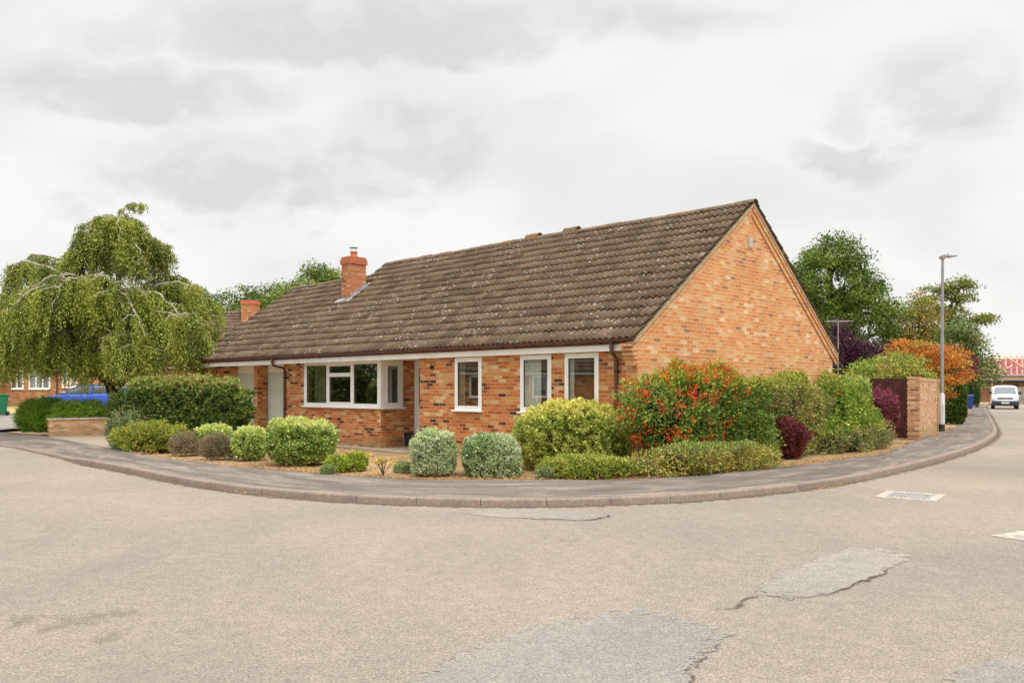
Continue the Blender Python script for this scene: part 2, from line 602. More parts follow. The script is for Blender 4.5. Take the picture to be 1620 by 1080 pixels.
def fast_mesh(name, V, F4, mat, parent=None, uv=None, col=None, smooth=False):
    """V (n,3) float, F4 (m,4) int quads, uv (n,2) per vertex, col (n,3) per vertex"""
    V = np.asarray(V, dtype=np.float32)
    F4 = np.asarray(F4, dtype=np.int32)
    me = bpy.data.meshes.new(name)
    me.vertices.add(len(V))
    me.vertices.foreach_set('co', V.ravel())
    me.loops.add(F4.size)
    me.loops.foreach_set('vertex_index', F4.ravel())
    me.polygons.add(len(F4))
    me.polygons.foreach_set('loop_start', np.arange(0, F4.size, 4, dtype=np.int32))
    me.polygons.foreach_set('loop_total', np.full(len(F4), 4, dtype=np.int32))
    if smooth: me.polygons.foreach_set('use_smooth', np.ones(len(F4), dtype=bool))
    me.update(calc_edges=True)
    if uv is not None:
        l = me.uv_layers.new(name='uv')
        l.data.foreach_set('uv', np.asarray(uv, dtype=np.float32)[F4.ravel()].ravel())
    if col is not None:
        a = me.color_attributes.new('col', 'FLOAT_COLOR', 'POINT')
        c = np.ones((len(V), 4), dtype=np.float32)
        c[:, :3] = col
        a.data.foreach_set('color', c.ravel())
    me.materials.append(mat)
    o = bpy.data.objects.new(name, me)
    COL.objects.link(o)
    if parent: o.parent = parent
    return o


# ---------------------------------------------------------------- foliage
def unit(a):
    return a / (np.linalg.norm(a, axis=1, keepdims=True) + 1e-9)


def wave_noise(P, freq, seed, n=7):
    r = np.random.default_rng(seed)
    K = r.normal(size=(n, 3)) * freq
    ph = r.uniform(0, 6.28, n)
    return np.cos(P @ K.T + ph).sum(1) / math.sqrt(n / 2)      # ~N(0,1)


def leaf_quads(P, T, N, L, W):
    """P base (n,3), T tip dir, N leaf normal, L, W arrays -> V (4n,3), F"""
    n = len(P)
    S = unit(np.cross(T, N))
    L = np.broadcast_to(L, n)[:, None]
    W = np.broadcast_to(W, n)[:, None]
    mid = P + T * L * .5
    V = np.empty((n, 4, 3))
    V[:, 0] = P
    V[:, 1] = mid + S * W * .5
    V[:, 2] = P + T * L - N * L * .12
    V[:, 3] = mid - S * W * .5
    return V.reshape(-1, 3), np.arange(4 * n).reshape(-1, 4)


def pick_cols(n, palette, P=None, freq=3.0, seed=0, jitter=.16):
    cols = np.array([p[0] for p in palette], dtype=float)
    w = np.array([p[1] for p in palette], dtype=float)
    w /= w.sum()
    r = np.random.default_rng(seed + 99)
    u = r.uniform(size=n)
    if P is not None:
        from_n = .5 + .5 * np.tanh(wave_noise(P, freq, seed + 5) * .9)
        u = np.clip(.45 * u + .55 * from_n + r.normal(size=n) * .04, 0, .9999)
    idx = np.searchsorted(np.cumsum(w), u)
    idx = np.clip(idx, 0, len(cols) - 1)
    c = cols[idx]
    return np.clip(c * (1 + r.normal(size=(n, 1)) * jitter), 0.002, 1)


def ico_quads(nu=40, nv=24):
    t = np.linspace(0, 2 * np.pi, nu, endpoint=False)
    p = np.linspace(0.001, np.pi - .001, nv)
    TT, PP = np.meshgrid(t, p)
    D = np.stack([np.cos(TT) * np.sin(PP), np.sin(TT) * np.sin(PP), np.cos(PP)], -1).reshape(-1, 3)
    F = [(i * nu + k, (i + 1) * nu + k, (i + 1) * nu + (k + 1) % nu, i * nu + (k + 1) % nu) for i in range(nv - 1) for k in range(nu)]
    return D, np.array(F)


def bush(name, label, x, y, w, d, h, rot=0, z0=.1, pal=None, leaf=(.05, .03), n=6000, p=2.6, lump=.06, lfreq=5.0, seed=1,
         top=None, topz=.72, under=.8, cat='shrub', group=None, depth=.16, up=.35, core=.68, berries=None, spikes=28, gap=.9,
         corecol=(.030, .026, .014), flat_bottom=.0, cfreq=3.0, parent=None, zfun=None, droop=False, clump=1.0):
    """one clipped or loose shrub: leaves through the outer shell of a lumpy rounded body on a twiggy core darkened to stand in for inner shade"""
    r = np.random.default_rng(seed)
    a, b, c = w / 2, d / 2, h * .58
    zc = z0 + h - c

    def radius(D):
        base = (np.abs(D[:, 0] / a) ** p + np.abs(D[:, 1] / b) ** p + np.abs(D[:, 2] / c) ** p) ** (-1 / p)
        # narrower towards the ground
        Q = D * base[:, None]
        base *= 1 + lump * wave_noise(Q, lfreq, seed) * .5 + lump * .5 * wave_noise(Q, lfreq * 2.7, seed + 3) * .5
        low = np.clip(-Q[:, 2] / c, 0, 1)
        return base * (1 - (1 - under) * low ** 1.5)
    D = unit(r.normal(size=(int(n * 6), 3)))
    rad = radius(D)
    Q0 = D * rad[:, None]
    Nq = unit(np.sign(D) * np.abs(Q0 / np.array([a, b, c])) ** (p - 1) / np.array([a, b, c]) + 1e-6)
    wgt = rad ** 2 / np.clip(np.abs((Nq * D).sum(1)), .18, 1)        # even cover per area of surface
    sel_ = r.uniform(size=len(D)) < np.clip(wgt / wgt.mean() * (1.35 / 6) , 0, 1)
    D, rad, Q0 = D[sel_], rad[sel_], Q0[sel_]
    keep = (Q0[:, 2] > -(h - c) + .01)
    g = wave_noise(Q0, lfreq * 1.9, seed + 8)
    keep &= (r.uniform(size=len(g)) < 1 - .22 * np.clip(g, 0, 2) / gap)
    D, rad, g = D[keep], rad[keep], g[keep]
    m = len(D)
    fine = wave_noise(D * rad[:, None], 22.0, seed + 21, 12)
    dep = np.abs(r.normal(size=m)) * depth * .8 + (.07 * np.clip(g + .2, 0, 2.0) + .12 * np.clip(fine, -.3, 1.8)) * clump
    out = np.clip(1.03 - dep, .45, 1.08)
    P = D * (rad * out)[:, None]
    # outward normal of the superellipsoid
    Nn = unit(np.sign(D) * np.abs(P / np.array([a, b, c])) ** (p - 1) / np.array([a, b, c]) + 1e-6)
    T = unit(Nn * .75 + r.normal(size=(m, 3)) * .55 + np.array([0, 0, -up if droop else up]))
    N = unit(Nn * .7 + r.normal(size=(m, 3)) * .7 + np.array([0, 0, .35]))
    N = unit(N - T * (N * T).sum(1, keepdims=True))
    s = r.uniform(.65, 1.25, m)
    V, F = leaf_quads(P, T, N, leaf[0] * s * 1.22, leaf[1] * s * 1.22)
    C = pick_cols(m, pal, P, cfreq, seed, .2)
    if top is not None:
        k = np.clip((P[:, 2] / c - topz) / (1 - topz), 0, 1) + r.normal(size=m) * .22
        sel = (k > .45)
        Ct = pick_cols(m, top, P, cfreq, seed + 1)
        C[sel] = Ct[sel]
    C = np.repeat(C, 4, 0)
    parts_V, parts_F, parts_C = [V], [F], [C]
    base = len(V)
    # twig core; its dark colour imitates the shade deep inside the foliage
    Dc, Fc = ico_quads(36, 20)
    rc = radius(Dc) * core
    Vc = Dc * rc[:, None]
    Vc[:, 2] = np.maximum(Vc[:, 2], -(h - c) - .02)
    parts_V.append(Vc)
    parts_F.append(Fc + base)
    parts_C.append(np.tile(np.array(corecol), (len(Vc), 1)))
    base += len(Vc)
    if berries:
        bn, bcol, bsize, bfun = berries
        Db = unit(r.normal(size=(bn * 12, 3)))
        rb = radius(Db)
        Pb = Db * rb[:, None] * 1.03
        wgt = bfun(Pb / np.array([a, b, c]))
        ok = (r.uniform(size=len(Pb)) < wgt) & (Pb[:, 2] > -(h - c) + .05)
        Pb = Pb[ok][:bn]
        # each cluster = many small flat-ish beads
        k = 16
        PB = np.repeat(Pb, k, 0) + r.normal(size=(len(Pb) * k, 3)) * bsize * 1.35
        Tb = unit(r.normal(size=PB.shape))
        Nb = unit(r.normal(size=PB.shape) + unit(PB) * 1.2)
        Nb = unit(Nb - Tb * (Nb * Tb).sum(1, keepdims=True))
        V2, F2 = leaf_quads(PB, Tb, Nb, bsize, bsize)
        C2 = pick_cols(len(PB), bcol, None, 1, seed + 4, .12)
        parts_V.append(V2)
        parts_F.append(F2 + base)
        parts_C.append(np.repeat(C2, 4, 0))
        base += len(V2)
    if spikes:
        # long loose shoots standing out of the outline
        Ds = unit(r.normal(size=(spikes, 3)) + np.array([0, 0, .7]))
        rs = radius(Ds)
        Ps = Ds * rs[:, None] * .95
        k = 9
        L = r.uniform(.06, .15, spikes) * (h * .7 + .4)
        dirs = unit(Ds * .6 + r.normal(size=(spikes, 3)) * .45 + np.array([0, 0, .6]))
        tt = np.tile(np.linspace(0, 1, k), spikes)
        PS = np.repeat(Ps, k, 0) + np.repeat(dirs * L[:, None], k, 0) * tt[:, None]
        TS = unit(np.repeat(dirs, k, 0) + r.normal(size=PS.shape) * .8)
        NS = unit(r.normal(size=PS.shape))
        NS = unit(NS - TS * (NS * TS).sum(1, keepdims=True))
        V3, F3 = leaf_quads(PS, TS, NS, leaf[0] * .9, leaf[1] * .8)
        C3 = np.repeat(pick_cols(len(PS), top or pal, None, 1, seed + 6), 4, 0)
        parts_V.append(V3)
        parts_F.append(F3 + base)
        parts_C.append(C3)
    V = np.concatenate(parts_V)
    V[:, 2] = np.maximum(V[:, 2], -(h - c) + .004)
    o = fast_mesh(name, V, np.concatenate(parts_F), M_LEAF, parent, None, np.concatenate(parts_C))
    o.location = (x, y, zc)
    o.rotation_euler = (0, 0, rot)
    if parent is None: tag(o, label, cat, group)
    return o


def tree(name, label, x, y, trunk_h, trunk_r, lobes, pal, ncl=90, per=120, cl_r=.5, flat=.7, leaf=(.14, .09), seed=1, z0=.1, bark=None,
         cat='tree', group=None, lean=(0, 0), branches=40, shell=.55):
    """lobes: (dx, dy, z, rx, ry, rz) ellipsoids that the leaf clusters fill; trunk and limbs reach into them"""
    r = np.random.default_rng(seed)
    root = empty(name, (x, y, z0), 0, label, cat, group)
    vol = np.array([l[3] * l[4] * l[5] for l in lobes]) ** .67
    cnt = np.maximum(3, (ncl * vol / vol.sum()).astype(int))
    tb = MB()
    top = Vector((lean[0], lean[1], trunk_h))
    tb.tube([(0, 0, -.1), (lean[0] * .2 + .03, lean[1] * .2, trunk_h * .35), (lean[0] * .6 - .03, lean[1] * .6, trunk_h * .7), top],
            [trunk_r * 1.35, trunk_r, trunk_r * .85, trunk_r * .7], 10)
    C, CC = [], []
    for (l, k) in zip(lobes, cnt):
        D = unit(r.normal(size=(k, 3)))
        q = r.uniform(shell, 1.0, (k, 1)) ** .6
        P = np.array(l[:3]) + D * q * np.array(l[3:6])
        C.append(P)
        c0 = Vector(l[:3])
        mid = top.lerp(c0, .5) + Vector(r.normal(size=3) * .15)
        base = Vector((0, 0, trunk_h * .8)).lerp(top, r.uniform(.3, 1))
        tb.tube([base, mid, c0], [trunk_r * .5, trunk_r * .34, trunk_r * .2], 6, False)
        for j in range(min(k, max(3, int(branches * k / cnt.sum())))):
            e = Vector(P[j])
            m2 = c0.lerp(e, .5) + Vector(r.normal(size=3) * .12 * min(l[3:6]))
            s0 = mid.lerp(c0, r.uniform(.2, 1))
            tb.tube([s0, m2, e], [trunk_r * .17, trunk_r * .10, trunk_r * .03], 4, False)
    tb.build('trunk', bark or M_BARK, root)
    C = np.concatenate(C)
    K = len(C)
    size = r.uniform(.6, 1.35, K)
    idx = np.repeat(np.arange(K), (per * size).astype(int))
    m = len(idx)
    G_ = r.normal(size=(m, 3)) * .5
    G_ = G_ / np.maximum(1, np.linalg.norm(G_, axis=1, keepdims=True) / 1.25)
    P = C[idx] + G_ * (cl_r * size[idx])[:, None] * np.array([1, 1, flat])
    T = unit(r.normal(size=(m, 3)) + G_ * .8 + np.array([0, 0, -.15]))
    N = unit(r.normal(size=(m, 3)) * .8 + np.array([0, 0, .9]))
    N = unit(N - T * (N * T).sum(1, keepdims=True))
    s = r.uniform(.6, 1.3, m)
    V, F = leaf_quads(P, T, N, leaf[0] * s, leaf[1] * s)
    cb = pick_cols(K, pal, None, 1, seed, .08)[idx]
    ci = pick_cols(m, pal, None, 1, seed + 2, .15)
    col = np.where(r.uniform(size=(m, 1)) < .62, cb * (1 + r.normal(size=(m, 1)) * .14), ci)
    fast_mesh('crown', V, F, M_LEAF, root, None, np.repeat(np.clip(col, .002, 1), 4, 0))
    return root


# ---------------------------------------------------------------- placement from measured house frame
F_, YH, CH = 1316.0, 614.3, 1.6
A_ = R(44.22)
C0 = Vector((2.188, 15.077))
U_ = Vector((-math.cos(A_), math.sin(A_)))
V_ = Vector((math.sin(A_), math.cos(A_)))


def gp(px, py, z=0.0):
    """ground point seen at a pixel of the photograph"""
    Y = F_ * (CH - z) / (py - YH)
    return ((px - 810) / F_ * Y, Y)


def uv2w(u, v):
    p = C0 + U_ * u + V_ * v
    return p.x, p.y


# ---------------------------------------------------------------- ground, road, pavement
def sheet(name, pts, z, mat, kind='structure', thick=None):
    mb = MB()
    zs = z if hasattr(z, '__len__') else [z] * len(pts)
    mb.add([(p[0], p[1], q) for p, q in zip(pts, zs)], [tuple(range(len(pts)))])
    o = mb.build(name, mat)
    if kind: o['kind'] = kind
    return o


def smooth_line(P, sub=6):
    """catmull-rom through 2D/3D points"""
    P = [np.array(p, dtype=float) for p in P]
    Q = [2 * P[0] - P[1]] + P + [2 * P[-1] - P[-2]]
    out = []
    for i in range(1, len(Q) - 2):
        for t in np.linspace(0, 1, sub, endpoint=False):
            a, b, c, d = Q[i - 1:i + 3]
            out.append(.5 * (2 * b + (c - a) * t + (2 * a - 5 * b + 4 * c - d) * t * t + (3 * b - a - 3 * c + d) * t ** 3))
    out.append(P[-1])
    return out


def resample(P, step):
    P = np.array(P)
    d = np.r_[0, np.cumsum(np.linalg.norm(np.diff(P[:, :2], axis=0), axis=1))]
    n = max(2, int(d[-1] / step) + 1)
    s = np.linspace(0, d[-1], n)
    return np.stack([np.interp(s, d, P[:, k]) for k in range(P.shape[1])], 1), s


sheet('ground', [(-600, -200), (600, -200), (600, 900), (-600, 900)], -.03, M_GROUND)
sheet('road', [(-70, -40), (80, -40), (80, 70), (60, 100), (30, 100), (-70, 60)], 0.0, M_ROAD)

KZ = .105
kerb_px = [(0, 703, .03), (60, 713, .03), (105, 722.5, .035), (140, 727.5, KZ), (200, 738, KZ), (300, 757, KZ), (400, 770, KZ), (500, 779, KZ), (600, 784.5, KZ),
           (700, 787.5, KZ), (810, 789, KZ), (960, 786.5, KZ), (1130, 778, KZ), (1300, 760, KZ), (1400, 742, KZ), (1500, 718, KZ),
           (1550, 701, KZ), (1572, 688, KZ), (1577, 678, KZ), (1571, 665, KZ), (1563, 650, KZ), (1559, 643, KZ)]
kp = [(*gp(x, y, z), z) for x, y, z in kerb_px]
kp = [(-24, 28.5, .03), (-18.6, 25.6, .03)] + kp + [(47, 82, KZ)]
kerb_line, ks = resample(smooth_line(kp, 8), .15)
# left-hand normal (towards the house)
tan = np.gradient(kerb_line[:, :2], axis=0)
tan /= np.linalg.norm(tan, axis=1, keepdims=True)
nor = np.stack([-tan[:, 1], tan[:, 0]], 1)


def build_kerb():
    mb = MB()
    n = len(kerb_line)
    per = 6
    for i0 in range(0, n - per, per):
        idx = list(range(i0, i0 + per + 1))
        jit = random.uniform(-.004, .004)
        ring = []
        for j, i in enumerate(idx):
            x, y, z = kerb_line[i]
            if j == 0:
                f = .06
                x, y = x + (kerb_line[i + 1][0] - x) * f, y + (kerb_line[i + 1][1] - y) * f
            nx, ny = nor[i]
            z = z + jit
            prof = [(-.012, -.05), (-.012, 0), (-.004, z - .022), (.006, z - .006), (.02, z), (.125, z + .001), (.125, -.05)]
            ring.append([(x + nx * a, y + ny * a, b) for a, b in prof])
        m = len(ring[0])
        v = [q for r_ in ring for q in r_]
        f = [(i * m + k, i * m + k + 1, (i + 1) * m + k + 1, (i + 1) * m + k) for i in range(len(ring) - 1) for k in range(m - 1)]
        mb.add(v, f)
        mb.add(ring[0], [tuple(range(m))])
        mb.add(ring[-1], [tuple(range(m))[::-1]])
    o = mb.build('kerb', M_KERB)
    o['kind'] = 'structure'


build_kerb()

# land behind the kerb (gardens, everything the houses stand on)
inner = [(kerb_line[i][0] + nor[i][0] * .11, kerb_line[i][1] + nor[i][1] * .11, kerb_line[i][2] - .02) for i in range(0, len(kerb_line), 4)]
land = inner + [(60, 100, .08), (60, 400, .08), (-200, 400, .08), (-200, 40, .08), (-40, 36, .03)]
sheet('garden_soil', [(p[0], p[1]) for p in land], [p[2] - .006 if p[2] < .07 else .092 for p in land], M_DRY)

back_px = [(0, 683), (40, 678), (78, 690), (180, 709), (260, 724), (380, 738), (480, 746), (640, 757), (800, 758.5), (980, 757.5), (1100, 751),
           (1240, 738), (1340, 725), (1410, 713), (1445, 697), (1487, 684), (1520, 670), (1532, 655), (1538, 640)]


def build_pavement():
    bp = [gp(x, y, .1) for x, y in back_px]
    bp = [(-26, 31.5), (-21, 30.3)] + bp[:1] + [bp[2]] + bp[3:] + [(44, 84)]
    bl, _ = resample([(*p,) for p in smooth_line(bp, 6)], .3)
    n = len(kerb_line)
    V, UV = [], []
    rows = 9
    # match each kerb sample with the back line by normalised arc length found along the nearest direction
    sb = np.linspace(0, 1, len(bl))
    tk = []
    last = 0
    for i in range(n):
        x, y, z = kerb_line[i]
        d = (bl[:, 0] - x) ** 2 + (bl[:, 1] - y) ** 2
        j = int(np.argmin(d))
        j = max(j, last)
        last = j
        tk.append(j)
    tk = np.convolve(np.pad(np.array(tk, float), 12, 'edge'), np.ones(25) / 25, 'valid')
    tk[0], tk[-1] = 0, len(bl) - 1
    for i in range(n):
        x, y, z = kerb_line[i]
        x, y = x + nor[i][0] * .121, y + nor[i][1] * .121
        j = tk[i]
        bx = np.interp(j, np.arange(len(bl)), bl[:, 0])
        by = np.interp(j, np.arange(len(bl)), bl[:, 1])
        wob = .05 * math.sin(ks[i] * 1.9) + .04 * math.sin(ks[i] * 4.3 + 1)
        w = math.hypot(bx - x, by - y)
        for k in range(rows):
            t = k / (rows - 1)
            tt = t * (1 + wob / max(w, .5))
            zz = z - .004 + (.1 - z + .006) * min(1, t * 1.6)
            V.append((x + (bx - x) * tt, y + (by - y) * tt, zz))
            UV.append((ks[i], t * w))
    F = [(i * rows + k, (i + 1) * rows + k, (i + 1) * rows + k + 1, i * rows + k + 1) for i in range(n - 1) for k in range(rows - 1)]
    o = fast_mesh('pavement', V, F, M_PAVE, None, UV)
    o['kind'] = 'structure'


build_pavement()

# concrete drive between low wall and hedge, and behind the hedge to the garages
dr = [gp(80, 691, .1), gp(182, 710.5, .1), (-9.3, 21.6), (-7.5, 22.3), uv2w(12.4, -.2), uv2w(12.7, 1.2), uv2w(17.4, 1.2), uv2w(17.9, -.5), (-13.2, 26.3), gp(78, 688, .1)]
sheet('driveway', dr, .1035, M_DRIVE)
sheet('path', [uv2w(11.9, .35), uv2w(11.9, -.02), uv2w(6.3, -.35), uv2w(6.1, .1), uv2w(6.1, 1.5), uv2w(8.1, 1.5), uv2w(8.1, .35)], .108, M_DRIVE)

# rising ground on the left: grey drive then parched lawn in front of the neighbour
def slope_sheet(name, x0, x1, prof, mat):
    mb = MB()
    v = []
    for (y, z) in prof:
        v += [(x0, y, z), (x1, y, z)]
    mb.add(v, [(2 * i, 2 * i + 1, 2 * i + 3, 2 * i + 2) for i in range(len(prof) - 1)])
    o = mb.build(name, mat)
    o['kind'] = 'structure'


slope_sheet('drive_left', -60, -18.45, [(28.6, -.02), (29.2, .1), (33, .15), (41.5, .30)], M_FARDRIVE)
slope_sheet('lawn', -60, -10.5, [(41.5, .33), (50, .54), (64, .6)], M_LAWN)
slope_sheet('drive_car', -18.45, -12.0, [(31, .101), (33, .14), (41.5, .30), (41.6, .33)], M_DRIVE)


def blob_sheet(name, px, z, mat, jit=.03, sub=10, seed=0):
    pts = [gp(x, y, z) for x, y in px]
    ring = smooth_line(pts + [pts[0]], sub)[:-1]
    ring, _ = resample(ring, .035)
    r = np.random.default_rng(seed)
    n = len(ring)
    t = np.arange(n)
    j = sum(a * np.sin(t * f * 2 * np.pi / n + r.uniform(0, 6)) for f, a in ((7, .5), (17, .4), (31, .3), (67, .25), (131, .2))) * jit
    c = ring.mean(0)
    d = ring - c
    d /= np.linalg.norm(d, axis=1, keepdims=True)
    ring = ring + d * j[:, None]
    return ring


def attr_mesh(name, V, F, A, mat):
    me = bpy.data.meshes.new(name)
    me.from_pydata([tuple(q) for q in V], [], F)
    me.materials.append(mat)
    at_ = me.color_attributes.new('col', 'FLOAT_COLOR', 'POINT')
    c = np.ones((len(V), 4), dtype=np.float32)
    c[:, :3] = np.array(A, dtype=np.float32)[:, None]
    at_.data.foreach_set('color', c.ravel())
    o = bpy.data.objects.new(name, me)
    COL.objects.link(o)
    o['kind'] = 'structure'
    return o


def patch(px, seed, crack=True):
    ring = blob_sheet('p', px, 0, M_PATCH, .035, 8, seed)
    c = ring.mean(0)
    n = len(ring)
    V, A = [], []
    for f, a in ((1.12, 0.0), (.97, .52), (.70, 1.0)):
        for p in ring:
            V.append((c[0] + (p[0] - c[0]) * f, c[1] + (p[1] - c[1]) * f, .006))
            A.append(a)
    F = [(k_ * n + i, k_ * n + (i + 1) % n, (k_ + 1) * n + (i + 1) % n, (k_ + 1) * n + i) for k_ in range(2) for i in range(n)]
    F.append(tuple(range(2 * n, 3 * n)))
    attr_mesh('road_patch', V, F, A, M_PATCH)
    if crack:
        d = ring - c
        d /= np.linalg.norm(d, axis=1, keepdims=True)
        face = np.clip(-d[:, 1] * 1.4 + d[:, 0] * .5 + .1, 0, 1)
        w = (np.clip(wave_noise(np.c_[ring, np.zeros(n)], 6.0, seed) * .012 + .022, .004, .05)) * face + .001
        V, A = [], []
        for off, a in ((-1.0, 0.0), (0, 1.0), (1.0, 0.0)):
            for i in range(n):
                V.append((ring[i][0] + d[i][0] * w[i] * off, ring[i][1] + d[i][1] * w[i] * off, .010))
                A.append(a * (.35 + .65 * face[i]))
        F = [(k_ * n + i, k_ * n + (i + 1) % n, (k_ + 1) * n + (i + 1) % n, (k_ + 1) * n + i) for k_ in range(2) for i in range(n)]
        attr_mesh('road_crack', V, F, A, M_CRACK)


patch([(600, 1095), (700, 1050), (780, 1010), (870, 985), (960, 968), (1040, 966), (1110, 985), (1150, 1002), (1130, 1030), (1090, 1055), (1050, 1095)], 1)
patch([(1190, 938), (1215, 918), (1290, 885), (1350, 867), (1400, 869), (1440, 880), (1420, 894), (1385, 912), (1330, 934), (1280, 946), (1235, 946)], 2)
patch([(1480, 1100), (1520, 1062), (1570, 1045), (1650, 1038), (1700, 1060), (1640, 1120)], 3)
patch([(730, 812), (800, 806), (880, 808), (960, 815), (930, 823), (860, 821), (780, 818)], 4)


def crack_line(px, w, seed, mat=None):
    P = smooth_line([gp(x, y, 0) for x, y in px], 8)
    P, s = resample(P, .04)
    r = np.random.default_rng(seed)
    n = len(P)
    off = np.cumsum(r.normal(size=n)) * .006
    off -= np.linspace(off[0], off[-1], n)
    t = np.gradient(P, axis=0)
    t /= np.linalg.norm(t, axis=1, keepdims=True)
    N = np.stack([-t[:, 1], t[:, 0]], 1)
    P = P + N * off[:, None]
    ww = w * np.clip(.6 + r.normal(size=n) * .35, .05, 1.6) * np.sin(np.linspace(.05, math.pi - .05, n)) ** .5
    V, A = [], []
    for off, al in ((-1.6, 0.0), (0, 1.0), (1.6, 0.0)):
        for i in range(n):
            q = P[i] + N[i] * ww[i] * off
            V.append((q[0], q[1], .010))
            A.append(al)
    F = [(k_ * n + i, k_ * n + i + 1, (k_ + 1) * n + i + 1, (k_ + 1) * n + i) for k_ in range(2) for i in range(n - 1)]
    attr_mesh('road_crack', V, F, A, mat or M_CRACK)


def gutter_grit():
    n = len(kerb_line)
    V, A = [], []
    for off, al in ((-.008, .75), (-.07, .62), (-.34, 0.0)):
        for i in range(n):
            V.append((kerb_line[i][0] + nor[i][0] * off, kerb_line[i][1] + nor[i][1] * off, .0045))
            A.append(al)
    F = [(k_ * n + i, k_ * n + i + 1, (k_ + 1) * n + i + 1, (k_ + 1) * n + i) for k_ in range(2) for i in range(n - 1)]
    attr_mesh('gutter_grit', V, F, A, M_GRIT)


gutter_grit()
crack_line([(1130, 964), (1165, 962), (1180, 948), (1200, 944)], .03, 1)
crack_line([(60, 1002), (110, 985), (160, 975), (215, 966)], .22, 3, M_DIRT)
crack_line([(0, 990), (30, 983), (62, 984)], .18, 4, M_DIRT)
crack_line([(140, 1016), (165, 1010), (185, 1014)], .16, 5, M_DIRT)
crack_line([(885, 856), (920, 853)], .12, 6, M_DIRT)


# ---------------------------------------------------------------- drain covers
def drain(corners, label, bars=9, hatch=False):
    c = Vector((sum(p[0] for p in corners) / 4, sum(p[1] for p in corners) / 4))
    e = Vector(corners[1]) - Vector(corners[0])
    root = empty('drain_cover', (c.x, c.y, 0), math.atan2(e.y, e.x), label, 'drain cover')
    w = (e.length + (Vector(corners[2]) - Vector(corners[3])).length) / 4
    h = ((Vector(corners[2]) - Vector(corners[1])).length + (Vector(corners[3]) - Vector(corners[0])).length) / 4
    b = .11
    mb = MB()
    mb.box(-w, w, -h, -h + b, -.02, .008)
    mb.box(-w, w, h - b, h, -.02, .008)
    mb.box(-w, -w + b, -h + b, h - b, -.02, .008)
    mb.box(w - b, w, -h + b, h - b, -.02, .008)
    mb.build('surround', M_SURROUND, root)
    mb = MB()
    mb.box(-w + b, w - b, -h + b, h - b, -.02, .0025)
    mb.build('shaft', simple('silted_shaft', (.25, .23, .21), .9, .3, 20), root)
    mb = MB()
    x0, x1, y0, y1 = -w + b, w - b, -h + b, h - b
    mb.box(x0, x1, y0, y0 + .03, .003, .009)
    mb.box(x0, x1, y1 - .03, y1, .003, .009)
    mb.box(x0, x0 + .03, y0 + .03, y1 - .03, .003, .009)
    mb.box(x1 - .03, x1, y0 + .03, y1 - .03, .003, .009)
    for i in range(1, bars):
        x = x0 + (x1 - x0) * i / bars
        mb.box(x - .012, x + .012, y0 + .03, y1 - .03, .003, .008)
    if hatch:
        for i in range(1, 6):
            yy = y0 + (y1 - y0) * i / 6
            mb.box(x0 + .03, x1 - .03, yy - .012, yy + .012, .0032, .0086)
    mb.build('grate', M_SURROUND if hatch else M_IRON, root)


drain([(5.28, 12.32), (5.95, 11.85), (6.62, 12.50), (5.90, 12.90)], 'barred iron road gully grate in a pale concrete square near the curved kerb', 10)
dn = .62
drain([(5.2, 9.03), (5.2 + .30, 9.03 - .52), (5.2 + .30 + .52, 9.03 - .52 + .30), (5.2 + .52, 9.03 + .30)],
      'pale chequered cover in the road, cut by the right edge of the photo', 9, True)


# ---------------------------------------------------------------- roof tiles
def tile_slope(name, x0, x1, ncourse, eave_z, slope, parent, mat=None, y0=0.0, gauge=.345, ydir=1, roll=.15, samp=10, amp=.062, seed=3,
               sag=.012, top_len=None, xoff=0.0, s0=-.06):
    """wavy overlapping tiles; s runs up the slope. Local: x along the eave, y horizontal run, z up"""
    r = np.random.default_rng(seed)
    ca, sa = math.cos(slope), math.sin(slope)
    nx = max(2, int((x1 - x0) / roll * samp)) + 1
    xs = np.linspace(x0, x1, nx)
    ph = (xs - xoff) / roll
    prof = amp * (.5 - .5 * np.cos(2 * np.pi * ph)) ** .75
    V, UV, F = [], [], []
    total = top_len if top_len else ncourse * gauge
    tileid = np.floor((xs - xoff) / (2 * roll)).astype(int)
    tileid -= tileid.min()
    for c in range(ncourse):
        sA = c * gauge + (s0 if c == 0 else 0)
        sB = min((c + 1) * gauge + .03, total)
        if sA >= total: break
        jh = r.normal(size=tileid.max() + 1)[tileid] * .0035
        js = r.normal(size=tileid.max() + 1)[tileid] * .005
        for (s, hgt, pk) in ((sA + .07, .002, .25), (sA, .034, 1.0), (sA - .001, .040, 1.0), (sB, .006, 1.0)):
            ss = s + (js if s < sA + .1 else 0)
            h = prof * pk + hgt + jh * (1 if pk == 1 else 0)
            wob = sag * (np.sin(xs * .9 + 1) * .6 + np.sin(xs * .37 + s * .8) * .8)
            y = y0 + ydir * (ss * ca - h * sa)
            z = eave_z + ss * sa + h * ca + wob * (s / max(total, 1))
            V.append(np.stack([xs, y + 0 * xs, z], 1))
            UV.append(np.stack([xs - xoff, np.full(nx, c * gauge + (.01 if s < sA + .1 else gauge - .01))], 1))
        b = c * 4 * nx
        i = np.arange(nx - 1)
        for k in range(3):
            q = np.stack([b + k * nx + i, b + k * nx + i + 1, b + (k + 1) * nx + i + 1, b + (k + 1) * nx + i], 1)
            F.append(q if ydir > 0 else q[:, ::-1])
    return fast_mesh(name, np.concatenate(V), np.concatenate(F), mat or M_TILE, parent, np.concatenate(UV), None, True)


